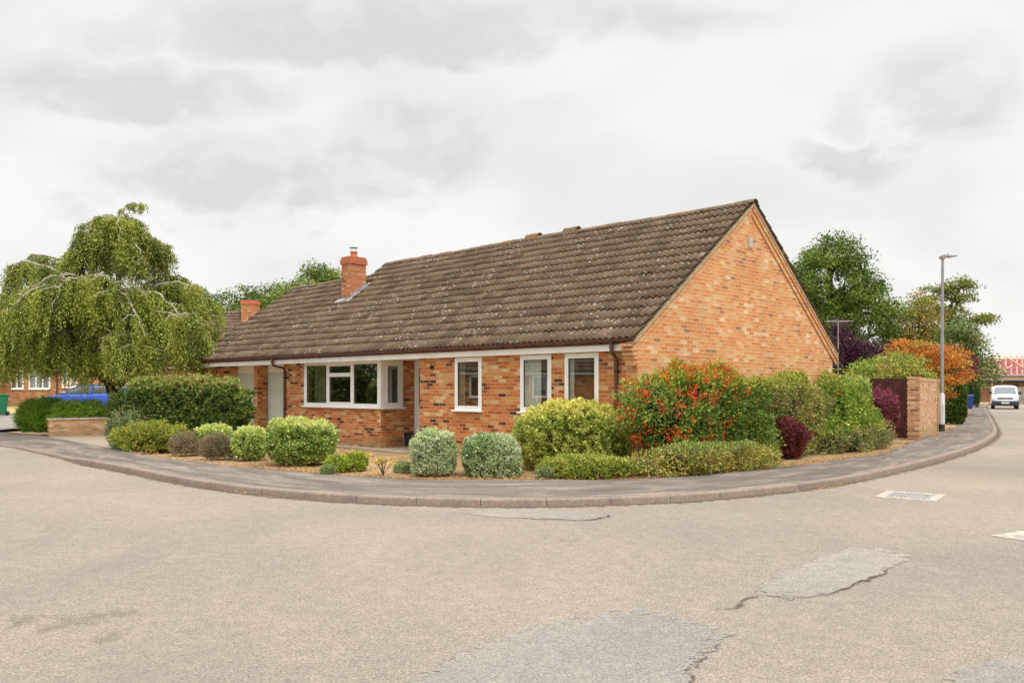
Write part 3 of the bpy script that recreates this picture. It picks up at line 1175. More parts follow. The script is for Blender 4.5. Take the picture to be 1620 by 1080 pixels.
def ridge_tiles(name, x0, x1, y, z, parent, mat=None, vents=(), r0=.12, seed=5, sagf=None):
    mb = MB()
    r = np.random.default_rng(seed)
    n = int(round((x1 - x0) / .45))
    L = (x1 - x0) / n
    for i in range(n):
        a = x0 + i * L
        b = a + L + .012
        rr = r0 + r.normal() * .003
        dz = r.normal() * .006 + (sagf(a) if sagf else 0)
        if i in vents: dz += .075
        ring = [(math.cos(t) * rr, math.sin(t) * rr * .8) for t in np.linspace(0, math.pi, 9)]
        if i in vents: ring = [(rr * 1.1, -.09)] + ring + [(-rr * 1.1, -.09)]
        inn = [(p * .84, q * .84) for p, q in ring]
        k = len(ring)
        v = [(xx, y + p, z + dz + q) for xx in (a, b) for p, q in ring] + [(xx, y + p, z + dz + q) for xx in (a, b) for p, q in inn]
        f = [(j, j + 1, k + j + 1, k + j) for j in range(k - 1)]
        f += [(2 * k + j, 3 * k + j, 3 * k + j + 1, 2 * k + j + 1) for j in range(k - 1)]
        f += [(j, 2 * k + j, 2 * k + j + 1, j + 1) for j in range(k - 1)] + [(k + j, k + j + 1, 3 * k + j + 1, 3 * k + j) for j in range(k - 1)]
        mb.add(v, f, False)
    return mb.build(name, mat or M_RIDGE, parent)


def wall_panels(mb, axis, a0, a1, z0, z1, p0, p1, openings):
    """boxes filling a wall rectangle around openings; axis 'x': wall runs along x with thickness p0..p1 in y"""
    xs = sorted(set([a0, a1] + [o[0] for o in openings] + [o[1] for o in openings]))
    for i in range(len(xs) - 1):
        xa, xb = xs[i], xs[i + 1]
        mid = (xa + xb) / 2
        ops = sorted([(o[2], o[3]) for o in openings if o[0] - 1e-6 < mid < o[1] + 1e-6])
        z = z0
        for (oa, ob) in ops:
            if oa > z + 1e-6:
                mb.box(xa, xb, p0, p1, z, oa) if axis == 'x' else mb.box(p0, p1, xa, xb, z, oa)
            z = ob
        if z1 > z + 1e-6:
            mb.box(xa, xb, p0, p1, z, z1) if axis == 'x' else mb.box(p0, p1, xa, xb, z, z1)


def window(parent, x0, x1, z0, z1, y, lights, axis='x', sgn=-1, sill=True, name='window', fw=.055, mat=None, outer=True):
    """uPVC window in a plane; lights: list of (x0,x1,z0,z1,opening). outward direction is sgn along the other axis"""
    mb = MB()

    def bx(m, a0, a1, d0, d1, zz0, zz1):
        if axis == 'x': m.box(a0, a1, y + sgn * d0, y + sgn * d1, zz0, zz1)
        else: m.box(y + sgn * d0, y + sgn * d1, a0, a1, zz0, zz1)
    # outer frame
    D0, D1 = -.045, .018
    if outer:
        bx(mb, x0, x0 + fw, D0, D1, z0, z1)
        bx(mb, x1 - fw, x1, D0, D1, z0, z1)
        bx(mb, x0 + fw, x1 - fw, D0, D1, z1 - fw, z1)
        bx(mb, x0 + fw, x1 - fw, D0, D1, z0, z0 + fw)
    panes = []
    for i, (a, b, c, d, op) in enumerate(lights):
        if i < len(lights) - 1 and abs(lights[i + 1][0] - a) > .02 or False:
            pass
        f2 = .042 if op else .012
        e = .006 if op else -.006
        aa, bb, cc, dd = a, b, c, d
        bx(mb, aa, aa + f2, -.03, D1 + e, cc, dd)
        bx(mb, bb - f2, bb, -.03, D1 + e, cc, dd)
        bx(mb, aa + f2, bb - f2, -.03, D1 + e, dd - f2, dd)
        bx(mb, aa + f2, bb - f2, -.03, D1 + e, cc, cc + f2)
        panes.append((aa + f2, bb - f2, cc + f2, dd - f2))
    root = mb.build(name, mat or M_WHITE, parent, .003)
    for (a, b, c, d) in panes:
        m = MB()
        bx(m, a, b, -.016, -.010, c, d)
        m.build('pane', M_GLASS, root)
    # dark rubber gasket line
    m = MB()
    for (a, b, c, d) in panes:
        g = .008
        bx(m, a, a + g, -.010, .008, c, d)
        bx(m, b - g, b, -.010, .008, c, d)
        bx(m, a + g, b - g, -.010, .008, d - g, d)
        bx(m, a + g, b - g, -.010, .008, c, c + g)
    m.build('gasket', M_DARK, root)
    if sill:
        m = MB()
        bx(m, x0 - .04, x1 + .04, -.02, .09, z0 - .035, z0 + .006)
        m.build('sill', M_WHITE, root, .006)
    return root, bx


def mullion(bx, root, a0, a1, z0, z1):
    m = MB()
    bx(m, a0, a1, -.045, .019, z0, z1)
    m.build('mullion', M_WHITE, root, .003)


def curtain(parent, x0, x1, z0, z1, y, mat, amp=.03, per=.11):
    n = 60
    V, F = [], []
    for i in range(n):
        x = x0 + (x1 - x0) * i / (n - 1)
        yy = y + amp * math.sin(x / per * 2 * math.pi) + .01 * math.sin(x * 31)
        for zz in (z0, z1):
            V.append((x, yy, zz))
            V.append((x, yy + .004, zz))
    for i in range(n - 1):
        a = 4 * i
        F += [(a, a + 4, a + 6, a + 2), (a + 1, a + 3, a + 7, a + 5)]
    mb = MB().add(V, F, True)
    return mb.build('curtain', mat, parent)


# ---------------------------------------------------------------- the bungalow (local frame: x to the right along the eave, y back, z up)
HZ = .1


def build_house():
    root = empty('bungalow', (C0.x, C0.y, 0), -A_, 'orange brick bungalow with a long brown pantiled roof, corner window and chimney', 'house')
    EZ, HS, RZ = 2.505, 4.376, 5.655
    k = (RZ - EZ) / HS
    sl = math.atan(k)
    GV = 3.723
    L1, L2 = 13.04, 17.69
    wy = .15
    T = .25
    zt = 2.40
    # --- front walls
    mb = MB()
    w3 = (-1.75, -.90, 1.12, 2.285)
    w2 = (-2.96, -2.10, 1.12, 2.285)
    w1 = (-4.99, -4.12, 1.12, 2.285)
    wall_panels(mb, 'x', -6.22, -T, HZ - .1, zt, wy, wy + T, [w3, w2, w1])
    mb.build('wall', M_BRICK, root)
    mb = MB()
    mb.box(-6.22, -6.22 + T, wy + T, 1.6, HZ - .1, zt)
    mb.build('porch_wall', M_BRICK, root)
    mb = MB()
    wall_panels(mb, 'x', -12.72, -8.06, HZ - .1, zt, .40, .40 + T, [(-11.63, -8.06, 1.115, 2.31)])
    # return wall of the living room: brick below, brick beyond window
    wall_panels(mb, 'y', .40 + T, 1.75, HZ - .1, zt, -8.06 - T, -8.06, [(.40 + T, 1.10, 1.115, 2.31)])
    # garage reveal beside the living room
    mb.box(-12.72, -12.72 + T, .40 + T, 1.30, HZ - .1, zt)
    mb.build('wall', M_BRICK, root)
    mb = MB()
    mb.box(-15.05, -14.83, .72, 1.06, HZ - .1, 2.30)
    mb.build('pillar', M_BRICK, root)
    mb = MB()
    mb.box(-17.56, -16.85, wy, wy + .22, HZ - .1, 2.36)
    mb.box(-17.10, -16.72, wy + .22, 1.12, HZ - .1, 2.30)
    mb.build('end_pier', M_BRICK, root)
    # back walls and left gable, hidden from here but closing the house
    mb = MB()
    mb.box(-13.0, -T, 8.60 - T, 8.60, HZ - .1, 2.45)
    mb.box(-17.56, -13.0, 7.30 - T, 7.30, HZ - .1, 2.45)
    mb.prism([(wy + .22, HZ - .1), (7.30, HZ - .1), (7.30, EZ + .01), (GV, EZ + k * GV - .10), (wy + .22, EZ - .02)], 'x', -17.56, -17.31)
    mb.prism([(wy + .5, 2.45), (8.60, 2.45), (8.60, EZ + .01), (HS, RZ - .10), (wy + .5, EZ + .3)], 'x', -13.0, -12.8)
    mb.build('rear_wall', M_BRICK, root)
    # --- gable wall
    mb = MB()
    off = .085
    mb.prism([(wy, HZ - .1), (8.60, HZ - .1), (8.60, EZ + k * .152 - off), (HS, RZ - off), (wy, EZ + k * wy - off)], 'x', -T, 0)
    mb.build('gable_wall', M_GABLE, root)
    # brick verge bands and cement undercloak on both rakes
    mb = MB()
    for (a, b, h0, h1, pr) in ((-.02, HS, -.235, -.100, .022), (2 * HS + .02, HS, -.300, -.165, .030), (2 * HS + .02, HS, -.165, -.075, .055)):
        za, zb = EZ + k * (-.02 if a < 1 else -.02), RZ
        poly = [(a, za + h0), (b, zb + h0), (b, zb + h1), (a, za + h1)]
        if a > 1: poly = poly[::-1]
        mb.prism(poly, 'x', .001, pr)
    mb.build('verge_brickwork', M_GABLE, root)
    for a in (-.04, 2 * HS + .04):
        mb = MB()
        mb.prism([(a, EZ - .068 - .03), (HS, RZ - .068), (HS, RZ - .018), (a, EZ - .018 - .03)], 'x', -.12, .07)
        mb.build('verge_cement', M_CEMENT, root)
    # --- corbelled kneelers
    mb = MB()
    for i in range(6):
        z1 = 2.42 - i * .078
        y0 = -.085 + i * .042
        mb.box(-.235, .016, y0, wy + .002, z1 - .060, z1)
    mb.box(-.215, .0, .06, wy + .002, 2.02, 2.40)
    mb.build('kneeler', M_GABLE, root)
    mb = MB()
    for i in range(6):
        z1 = 2.42 - i * .078
        y0 = -.075 + i * .036
        mb.box(-17.60, -17.30, y0, wy - .001, z1 - .066, z1)
    mb.build('kneeler', M_BRICK, root)
    # --- soldier bricks below sills
    # --- roof
    nC = int(math.ceil((RZ - EZ) / math.sin(sl) / .345))
    LM = (RZ - EZ) / math.sin(sl)
    LG = (k * GV) / math.sin(sl)
    roof = tile_slope('roof', -L1, .085, nC, EZ, sl, root, None, 0, seed=3, top_len=LM)
    tile_slope('garage_roof', -L2, -L1 + .0, int(math.ceil(LG / .345)), EZ, sl, root, None, 0, seed=4, top_len=LG)
    tile_slope('rear_roof', -L1, .085, nC, EZ, sl, root, None, 2 * HS, ydir=-1, seed=5, top_len=LM)
    tile_slope('rear_garage_roof', -L2, -L1, int(math.ceil(LG / .345)), EZ, sl, root, None, 2 * GV, ydir=-1, seed=6, top_len=LG)
    # solid deck under the tiles keeps the inside dark
    mb = MB()
    mb.prism([(.0, EZ - .05), (HS, RZ - .05), (2 * HS, EZ - .05), (2 * HS, EZ - .09), (HS, RZ - .09), (.0, EZ - .09)], 'x', -L1 + .02, -.02)
    mb.prism([(.0, EZ - .05), (GV, EZ + k * GV - .05), (2 * GV, EZ - .05), (2 * GV, EZ - .09), (GV, EZ + k * GV - .09), (.0, EZ - .09)], 'x', -L2 + .02, -L1 + .02)
    mb.build('roof_deck', M_RAFTER, root)
    sag = lambda x: .012 * (math.sin(x * .9 + 1) * .6 + math.sin(x * .37 + 4.4) * .8) * 1.2
    ridge_tiles('ridge_tiles', -L1 - .02, .10, HS, RZ - .015, root, None, (int((L1 - 6.45) / .45), int((L1 - 5.35) / .45)), sagf=sag)
    ridge_tiles('ridge_tiles', -L2 - .02, -L1 + .1, GV, EZ + k * GV - .015, root, None, (), seed=9)
    # exposed left verge of the main roof and of the garage roof
    mb = MB()
    mb.prism([(GV - .05, EZ + k * (GV - .05) - .10), (HS, RZ - .10), (HS, RZ - .01), (GV - .05, EZ + k * (GV - .05) - .01)], 'x', -L1 - .05, -L1 + .03)
    mb.build('verge_cement', M_CEMENT, root)
    mb = MB()
    mb.prism([(-.03, EZ - .12), (GV, EZ + k * GV - .10), (GV, EZ + k * GV - .005), (-.03, EZ - .03)], 'x', -L2 - .03, -L2 + .06)
    mb.build('verge_cement', M_CEMENT, root)
    # --- fascia, soffit, gutter
    mb = MB()
    mb.box(-17.45, -.24, .035, .058, 2.295, 2.455)
    mb.build('fascia', M_FASCIA, root, .003)
    mb = MB()
    mb.box(-6.22, -.24, .058, wy - .002, 2.318, 2.330)
    mb.box(-8.06, -6.221, .058, 1.75, 2.318, 2.330)
    mb.box(-17.45, -8.061, .058, .398, 2.318, 2.330)
    mb.box(-17.1, -12.73, .399, 1.40, 2.318, 2.330)
    mb.build('soffit', M_SOFFIT, root)
    gy, gz, gr_ = -.035, 2.515, .062
    mb = MB()
    n = 9
    prof = [(gy - gr_ * math.cos(t), gz - gr_ * math.sin(t)) for t in np.linspace(0, math.pi, n)]
    prof = [(gy - gr_ - .006, gz + .004), ] + prof
    inn = [(gy - (gr_ - .005) * math.cos(t), gz - (gr_ - .005) * math.sin(t)) for t in np.linspace(0, math.pi, n)]
    full = prof + inn[::-1]
    mb.prism(full, 'x', -17.72, .06)
    for x in (-17.72, .055):
        mb.prism(prof[1:], 'x', x - .002, x + .006)
    mb.build('gutter', M_GUTTER, root)
    for i in range(20):
        x = -.75 - i * .86
        mb = MB()
        mb.box(x - .018, x + .018, -.03, .034, 2.418, 2.452)
        mb.box(x - .012, x + .012, -.055, .0, 2.436, 2.452)
        mb.build('gutter_bracket', M_GUTTER, root)
    for j, x in enumerate((-.46, -3.0, -6.6, -10.2, -13.8)):
        mb = MB()
        mb.tube([(x - .05, gy, gz - .004), (x + .05, gy, gz - .004)], gr_ + .008, 14)
        mb.build('gutter_joint', M_GUTTER, root)
    # downpipes
    for (x, yw, nm) in ((-.455, wy, 0), (-12.60, .40, 1)):
        mb = MB()
        mb.tube([(x, gy, 2.47), (x, gy, 2.33)], .043, 12)
        mb.tube([(x, gy, 2.36), (x, gy, 2.30), (x, gy + .03, 2.255), (x - .0, yw - .075, 2.19), (x - .0, yw - .05, 2.14), (x, yw - .048, 2.06)], .034, 12)
        mb.tube([(x, yw - .048, 2.08), (x, yw - .048, HZ)], .034, 12)
        mb.tube([(x, yw - .048, 2.12), (x, yw - .048, 2.02)], .041, 12)
        dp = mb.build('downpipe', M_GUTTER, root)
        for z in (1.92, 1.0):
            mb = MB()
            mb.tube([(x, yw - .048, z - .018), (x, yw - .048, z + .018)], .041, 12)
            mb.box(x - .075, x + .075, yw - .018, yw - .001, z - .018, z + .018)
            mb.build('clip', M_DARK, dp)
    # --- windows
    for (a, b, c, d) in (w3, w2, w1):
        f = .055
        window(root, a, b, c, d, wy + .012, [(a + f, b - f, c + f, d - f, True)])
    # corner window: three lights to the front, one to the side
    yb = .40 + .012
    X0, X1, Z0, Z1 = -11.63, -8.06, 1.115, 2.31
    f = .055
    wr, bx = window(root, X0, X1, Z0, Z1, yb, [(-11.50, -10.50, Z0 + .08, 2.245, False), (-10.40, -9.32, Z0 + .08, 1.955, True), (-10.40, -9.32, 1.975, 2.245, True),
                                               (-9.24, -8.20, Z0 + .08, 2.245, False)], name='corner_window')
    m = MB()
    bx(m, X0 + f, X1 - f, -.044, .0185, Z0 + f, Z0 + .08)
    bx(m, X0 + f, X1 - f, -.044, .0185, 2.245, Z1 - f)
    bx(m, X0 + f, -11.50, -.044, .0185, Z0 + .08, 2.245)
    bx(m, -10.50, -10.40, -.044, .0185, Z0 + .08, 2.245)
    bx(m, -9.32, -9.24, -.044, .0185, Z0 + .08, 2.245)
    bx(m, -8.20, X1 - f, -.044, .0185, Z0 + .08, 2.245)
    bx(m, -10.40, -9.32, -.044, .0185, 1.955, 1.975)
    m.build('mullion', M_WHITE, wr)
    ws, bx = window(root, .435, 1.10, Z0, Z1, -8.06 - .012, [(.435 + .14, .985, Z0 + .08, 2.215, True)], axis='y', sgn=1, name='side_window')
    m = MB()
    bx(m, .435 + f, .575, -.044, .0185, Z0 + f, Z1 - f)
    bx(m, .985, 1.10 - f, -.044, .0185, Z0 + f, Z1 - f)
    bx(m, .575, .985, -.044, .0185, Z0 + f, Z0 + .08)
    bx(m, .575, .985, -.044, .0185, 2.215, Z1 - f)
    m.build('mullion', M_WHITE, ws)
    # curtains and a dark room behind
    curtain(root, -2.88, -2.44, 1.15, 2.26, wy + .10, M_CURTAIN)
    curtain(root, -1.72, -1.60, 1.15, 2.26, wy + .10, M_CURTAIN)
    curtain(root, -4.97, -4.74, 1.15, 2.26, wy + .10, M_CURTAIN2)
    curtain(root, -11.6, -10.95, 1.15, 2.26, .40 + .30, M_CURTAIN2, .04, .14)
    mb = MB()
    mb.box(-12.4, -.3, 4.0, 4.06, HZ, 2.39)
    mb.box(-3.45, -3.39, .41, 4.0, HZ, 2.39)
    mb.box(-12.4, -.27, .66, 8.3, 2.395, 2.40)
    mb.build('inner_wall', M_ROOM, root)
    # a bowl on the side sill
    mb = MB()
    mb.lathe([(.0, 0), (.05, 0), (.085, .05), (.08, .055), (.0, .02)], -8.22, .78, 14, 1.215)
    mb.build('bowl', M_POT, root)
    # --- front door and its white post in the porch
    mb = MB()
    mb.box(-8.04, -7.94, 1.46, 1.53, HZ, 2.315)
    mb.box(-7.10, -7.03, 1.46, 1.53, HZ, 2.315)
    mb.box(-6.25, -6.22, 1.46, 1.53, HZ, 2.315)
    mb.box(-7.94, -7.10, 1.46, 1.53, 2.24, 2.315)
    mb.box(-7.03, -6.25, 1.46, 1.53, 2.24, 2.315)
    mb.build('door_frame', M_WHITE, root, .004)
    mb = MB()
    mb.box(-7.94, -7.10, 1.48, 1.52, HZ, 2.24)
    dr_ = mb.build('door', M_WHITE, root)
    mb = MB()
    mb.box(-7.86, -7.18, 1.468, 1.479, 1.15, 2.12)
    mb.build('pane', M_CARGLASS, dr_)
    mb = MB()
    mb.box(-7.03, -6.25, 1.49, 1.50, HZ, 2.24)
    mb.build('side_light', M_GLASS, root)
    mb = MB()
    mb.box(-6.40, -6.235, .62, .70, HZ, 2.317)
    mb.build('porch_post', M_WHITE, root, .004)
    # --- garage doors: ribbed up-and-over panels with cream headers
    for (a, b) in ((-16.72, -14.95), (-14.93, -12.73)):
        mb = MB()
        z = HZ + .01
        while z < 2.07:
            z2 = min(z + .087, 2.085)
            mb.prism([(1.10, z), (1.082, z + .012), (1.082, z2 - .012), (1.10, z2), (1.13, z2), (1.13, z)], 'x', a + .05, b - .03)
            z = z2
        gd = mb.build('garage_door', M_GARAGE, root)
        mb = MB()
        mb.lathe([(0, 0), (.02, 0), (.02, .05), (0, .05)], (a + b) / 2, 1.06, 10, .98)
        mb.build('handle', M_DARK, gd)
        mb = MB()
        mb.box(a, a + .05, 1.07, 1.14, HZ, 2.09)
        mb.build('door_jamb', M_WHITE, root)
        mb = MB()
        mb.box(b - .03, b, 1.07, 1.14, HZ, 2.09)
        mb.build('door_jamb', M_WHITE, root)
        mb = MB()
        mb.box(a, b, 1.065, 1.14, 2.09, 2.317)
        mb.build('header_board', M_SOFFIT, root)
    # --- chimney
    mb = MB()
    cx0, cx1, cy0, cy1 = -12.86, -12.40, 2.49, 3.08
    mb.box(cx0, cx1, cy0, cy1, 3.9, 5.44)
    ch = mb.build('chimney', M_CHIM, root)
    mb = MB()
    mb.box(cx0 - .035, cx1 + .035, cy0 - .035, cy1 + .035, 5.44, 5.585)
    mb.box(cx0 - .008, cx1 + .008, cy0 - .008, cy1 + .008, 5.585, 5.665)
    mb.build('cap_courses', M_POT, ch)
    mb = MB()
    mcx, mcy = (cx0 + cx1) / 2, (cy0 + cy1) / 2
    mb.lathe([(.0, 0), (.125, 0), (.115, .05), (.10, .06), (.10, .14), (.115, .15), (.115, .18), (.085, .18), (.085, .02)], mcx, mcy, 18, 5.665)
    mb.build('pot', M_POT, ch)
    mb = MB()
    for t in range(4):
        a = t * math.pi / 2 + .4
        mb.tube([(mcx + .09 * math.cos(a), mcy + .09 * math.sin(a), 5.83), (mcx + .09 * math.cos(a), mcy + .09 * math.sin(a), 5.97)], .006, 5)
    mb.lathe([(.0, .035), (.135, .0), (.14, .01), (.0, .05)], mcx, mcy, 18, 5.965)
    mb.build('cowl', M_STEEL, ch)
    # stepped lead flashing on the faces that show, and apron
    mb = MB()
    zr = lambda yy: EZ + k * yy
    n = 6
    for i in range(n):
        ya = cy0 + (cy1 - cy0) * i / n
        yb_ = cy0 + (cy1 - cy0) * (i + 1) / n
        mb.box(cx1, cx1 + .006, ya, yb_, zr(ya) - .08, zr(yb_) + .14)
    mb.box(cx0 - .01, cx1 + .006, cy0 - .006, cy0, zr(cy0) - .1, zr(cy0) + .12)
    s_, c_ = math.sin(sl), math.cos(sl)
    # apron strips lying on the tiles
    h = .105
    for (xa, xb, ya, yb_) in ((cx1 + .004, cx1 + .17, cy0 - .18, cy1 + .12), (cx0 - .12, cx1 + .004, cy0 - .20, cy0 - .006)):
        v = [(xa, ya, zr(ya) + h), (xb, ya, zr(ya) + h * .75), (xb, yb_, zr(yb_) + h * .75), (xa, yb_, zr(yb_) + h)]
        v += [(p[0], p[1], p[2] - .03) for p in v]
        mb.add(v, [(0, 1, 2, 3), (7, 6, 5, 4), (0, 4, 5, 1), (1, 5, 6, 2), (2, 6, 7, 3), (3, 7, 4, 0)])
    mb.build('flashing', M_LEAD, ch)
    # --- gable vent plate and wall lamp bracket
    mb = MB()
    mb.box(.0, .022, 4.21, 4.41, 4.66, 4.90)
    mb.box(.022, .030, 4.235, 4.385, 4.685, 4.875)
    mb.build('gable_vent', M_SURROUND, root, .004)
    mb = MB()
    mb.box(-5.87, -5.72, wy - .012, wy, 2.06, 2.10)
    mb.box(-5.80, -5.70, wy - .05, wy - .010, 2.045, 2.13)
    mb.tube([(-5.74, wy - .06, 2.05), (-5.74, wy - .07, 2.20)], .012, 6)
    mb.build('wall_lamp', M_DARK, root, .004)
    # meter cupboard edge hint: none in the photograph
    return root


build_house()

# small dark crate with printed label beside the porch
def crate():
    x, y = uv2w(7.98, .98)
    x, y = gp(642, 704.5, .108)
    root = empty('storage_crate', (x - .05, y, .108), R(-30), 'small black plastic crate with a blue and white label beside the porch', 'crate')
    mb = MB()
    mb.prism([(-.15, 0), (.15, 0), (.18, .28), (-.18, .28)], 'y', -.14, .14)
    mb.box(-.195, .195, -.155, .155, .28, .31)
    mb.build('body', M_DARK, root, .008)
    for s in (-1, 1):
        mb = MB()
        mb.tube([(s * .12, -.145, .30), (s * .12, -.19, .27), (s * .13, -.19, .10), (s * .12, -.15, .02)], .012, 6)
        mb.build('handle', M_STEEL, root)
    mb = MB()
    mb.box(-.09, -.02, -.158, -.150, .10, .22)
    mb.build('label', M_BLUELABEL, root)
    mb = MB()
    mb.box(-.088, -.022, -.162, -.1585, .15, .163)
    mb.build('print', M_LABEL, root)
    root.scale = (1.25, 1.25, 1.15)


crate()


# ---------------------------------------------------------------- other houses
def simple_bungalow(name, label, x, y, z, rz, L, D, wins, seed, ridge_h=5.75, eave=2.45, chim=None, wing=None, brick=None, skip_rear=True):
    root = empty(name, (x, y, z), rz, label, 'house')
    brick = brick or M_FARBRICK
    mb = MB()
    wall_panels(mb, 'x', 0, L, -.6, eave, 0, .25, [w[:4] for w in wins])
    mb.box(0, L, D - .25, D, -.6, eave)
    for xx in (0, L - .25):
        mb.prism([(.25, -.6), (D - .25, -.6), (D - .25, eave), (D / 2, ridge_h - .12), (.25, eave)], 'x', xx, xx + .25)
    mb.build('wall', brick, root)
    for w in wins:
        a, b, c, d = w[:4]
        nl = w[4]
        f = .055
        span = (b - a - 2 * f) / nl
        window(root, a, b, c, d, .012, [(a + f + i * span, a + f + (i + 1) * span, c + f, d - f, True) for i in range(nl)])
        curtain(root, a + .05, a + (b - a) * .35, c, d, .32, M_CURTAIN)
    sl = math.atan((ridge_h - eave) / (D / 2))
    LM = (ridge_h - eave) / math.sin(sl)
    for yd, y0 in ((1, -.25), (-1, D + .25)):
        sl2 = math.atan((ridge_h - eave) / (D / 2 + .25))
        LM = (ridge_h - eave) / math.sin(sl2)
        tile_slope('roof', -.15, L + .15, int(math.ceil(LM / .345)), eave, sl2, root, M_FARTILE, y0, ydir=yd, samp=4, roll=.3, amp=.04, seed=seed, top_len=LM)
    ridge_tiles('ridge_tiles', -.17, L + .17, D / 2, ridge_h - .02, root, seed=seed)
    mb = MB()
    mb.box(-.1, L + .1, -.20, -.18, eave - .20, eave - .03)
    mb.build('fascia', M_FASCIA, root)
    mb = MB()
    mb.tube([(-.15, -.27, eave - .02), (L + .15, -.27, eave - .02)], .05, 8)
    mb.build('gutter', M_GUTTER, root)
    mb = MB()
    mb.box(.3, L - .3, 3.0, 3.06, 0, 2.3)
    mb.build('inner_wall', M_ROOM, root)
    if chim:
        cx, cy, w, d, zt = chim
        mb = MB()
        mb.box(cx - w / 2, cx + w / 2, cy - d / 2, cy + d / 2, 3.0, zt - .28)
        c = mb.build('chimney', M_CHIM, root)
        mb = MB()
        mb.box(cx - w / 2 - .05, cx + w / 2 + .05, cy - d / 2 - .05, cy + d / 2 + .05, zt - .28, zt - .06)
        mb.box(cx - w / 2 + .02, cx + w / 2 - .02, cy - d / 2 + .02, cy + d / 2 - .02, zt - .06, zt)
        mb.build('cap_courses', M_POT, c)
    if wing:
        x0, x1, yp = wing
        mb = MB()
        mb.box(x0, x1, yp, -.001, -.6, eave - .04)
        mb.build('wing_wall', brick, root)
        mb = MB()
        mb.prism([(x0 - .2, eave - .03), (x1 + .2, eave - .03), ((x0 + x1) / 2, eave + (x1 - x0) * .38)], 'y', yp - .15, 3.0)
        mb.build('wing_roof', M_FARTILE, root)
    return root


NX = -33.0
nb = simple_bungalow('bungalow', 'long brick bungalow with white windows behind the weeping tree and blue car', NX, 50, .54, 0, 19.5, 8.5,
                     [(2.85, 3.65, 1.02, 2.2, 2), (3.95, 5.25, 1.02, 2.25, 3), (5.95, 6.30, 1.12, 2.2, 1), (6.42, 6.85, 1.12, 2.2, 1)], 31,
                     ridge_h=6.02, chim=(16.15, 3.6, .98, .7, 6.72), wing=(-3.0, 2.55, -1.4))
mb = MB()
mb.tube([(5.68, -.06, -.1), (5.68, -.06, 2.3)], .05, 8)
mb.build('downpipe', M_GUTTER, nb)
# the house across the road that the front windows mirror
simple_bungalow('bungalow', 'brick bungalow across the road, seen only mirrored in the right-hand windows', -27.5, 5.0, .1, R(90), 16, 8.5,
                [(1.5, 3.0, 1.02, 2.2, 2), (5.0, 6.6, 1.02, 2.2, 2), (9.0, 10.6, 1.02, 2.2, 2), (12.5, 14, 1.02, 2.2, 2)], 41, brick=M_BRICK)

# ---------------------------------------------------------------- walls, gate, lamp post on the right
def low_wall():
    a = Vector(gp(78, 690, .1))
    b = Vector(gp(196, 686, .1))
    d = b - a
    root = empty('low_brick_wall', (a.x, a.y, .1), math.atan2(d.y, d.x), 'low brick garden wall with a flat coping beside the driveway', 'garden wall')
    mb = MB()
    mb.box(0, d.length, 0, .22, -.1, .50)
    mb.build('brickwork', M_BUFF, root)
    mb = MB()
    mb.box(-.03, d.length + .03, -.03, .25, .50, .56)
    mb.build('coping', M_CAPST, root, .006)


low_wall()


def right_walls():
    p0 = Vector((11.99, 24.46))
    p1 = Vector((15.55, 30.2))
    d = p1 - p0
    ang = math.atan2(d.y, d.x)
    root = empty('brick_boundary_wall', (p0.x, p0.y, .1), ang, 'tall buff brick boundary wall with a stepped end beside the pavement', 'garden wall')
    mb = MB()
    mb.box(0, d.length, 0, .22, -.1, 1.72)
    mb.box(0, d.length, -.012, .232, 1.72, 1.83)
    mb.build('brickwork', M_BUFF, root)
    # end pier with projecting and recessed bricks
    mb = MB()
    q = Vector((-.28, 0))
    z = -.1
    i = 0
    while z < 1.80:
        e = .012 if i % 2 else .0
        mb.box(-.24 - e, -.001, -.012 - e, .30 + e, z, z + .073)
        if i % 4 == 2: pass
        z += .075
        i += 1
    mb.build('pier', M_BUFF, root)
    # gate of dark vertical boards
    g0 = Vector((11.68, 24.52))
    g1 = Vector((10.95, 25.45))
    dg = g1 - g0
    groot = empty('board_gate', (g0.x, g0.y, .1), math.atan2(dg.y, dg.x), 'tall dark brown boarded gate between the brick wall and the house', 'gate')
    n = 10
    w = dg.length / n
    mb = MB()
    for i in range(n):
        o = .006 * (i % 2)
        mb.box(i * w + .003, (i + 1) * w - .003, -.012 - o, .012 - o, .03, 1.80 + .004 * (i % 3))
    mb.build('boards', M_FENCE, groot)
    mb = MB()
    for z in (.3, 1.0, 1.6):
        mb.box(.0, dg.length, -.06, -.02, z, z + .09)
    mb.build('rail', M_FENCE, groot)
    # short wall joining the house
    h0 = Vector((8.45, 21.9))
    d2 = Vector((10.95, 25.5)) - h0
    r2 = empty('brick_screen_wall', (h0.x, h0.y, .1), math.atan2(d2.y, d2.x), 'pale capped brick wall between the house corner and the boarded gate', 'garden wall')
    mb = MB()
    mb.box(0, d2.length, 0, .22, -.1, 1.70)
    mb.build('brickwork', M_BUFF, r2)
    mb = MB()
    mb.box(-.02, d2.length + .02, -.03, .25, 1.70, 1.80)
    mb.build('coping', M_CAPST, r2)


right_walls()


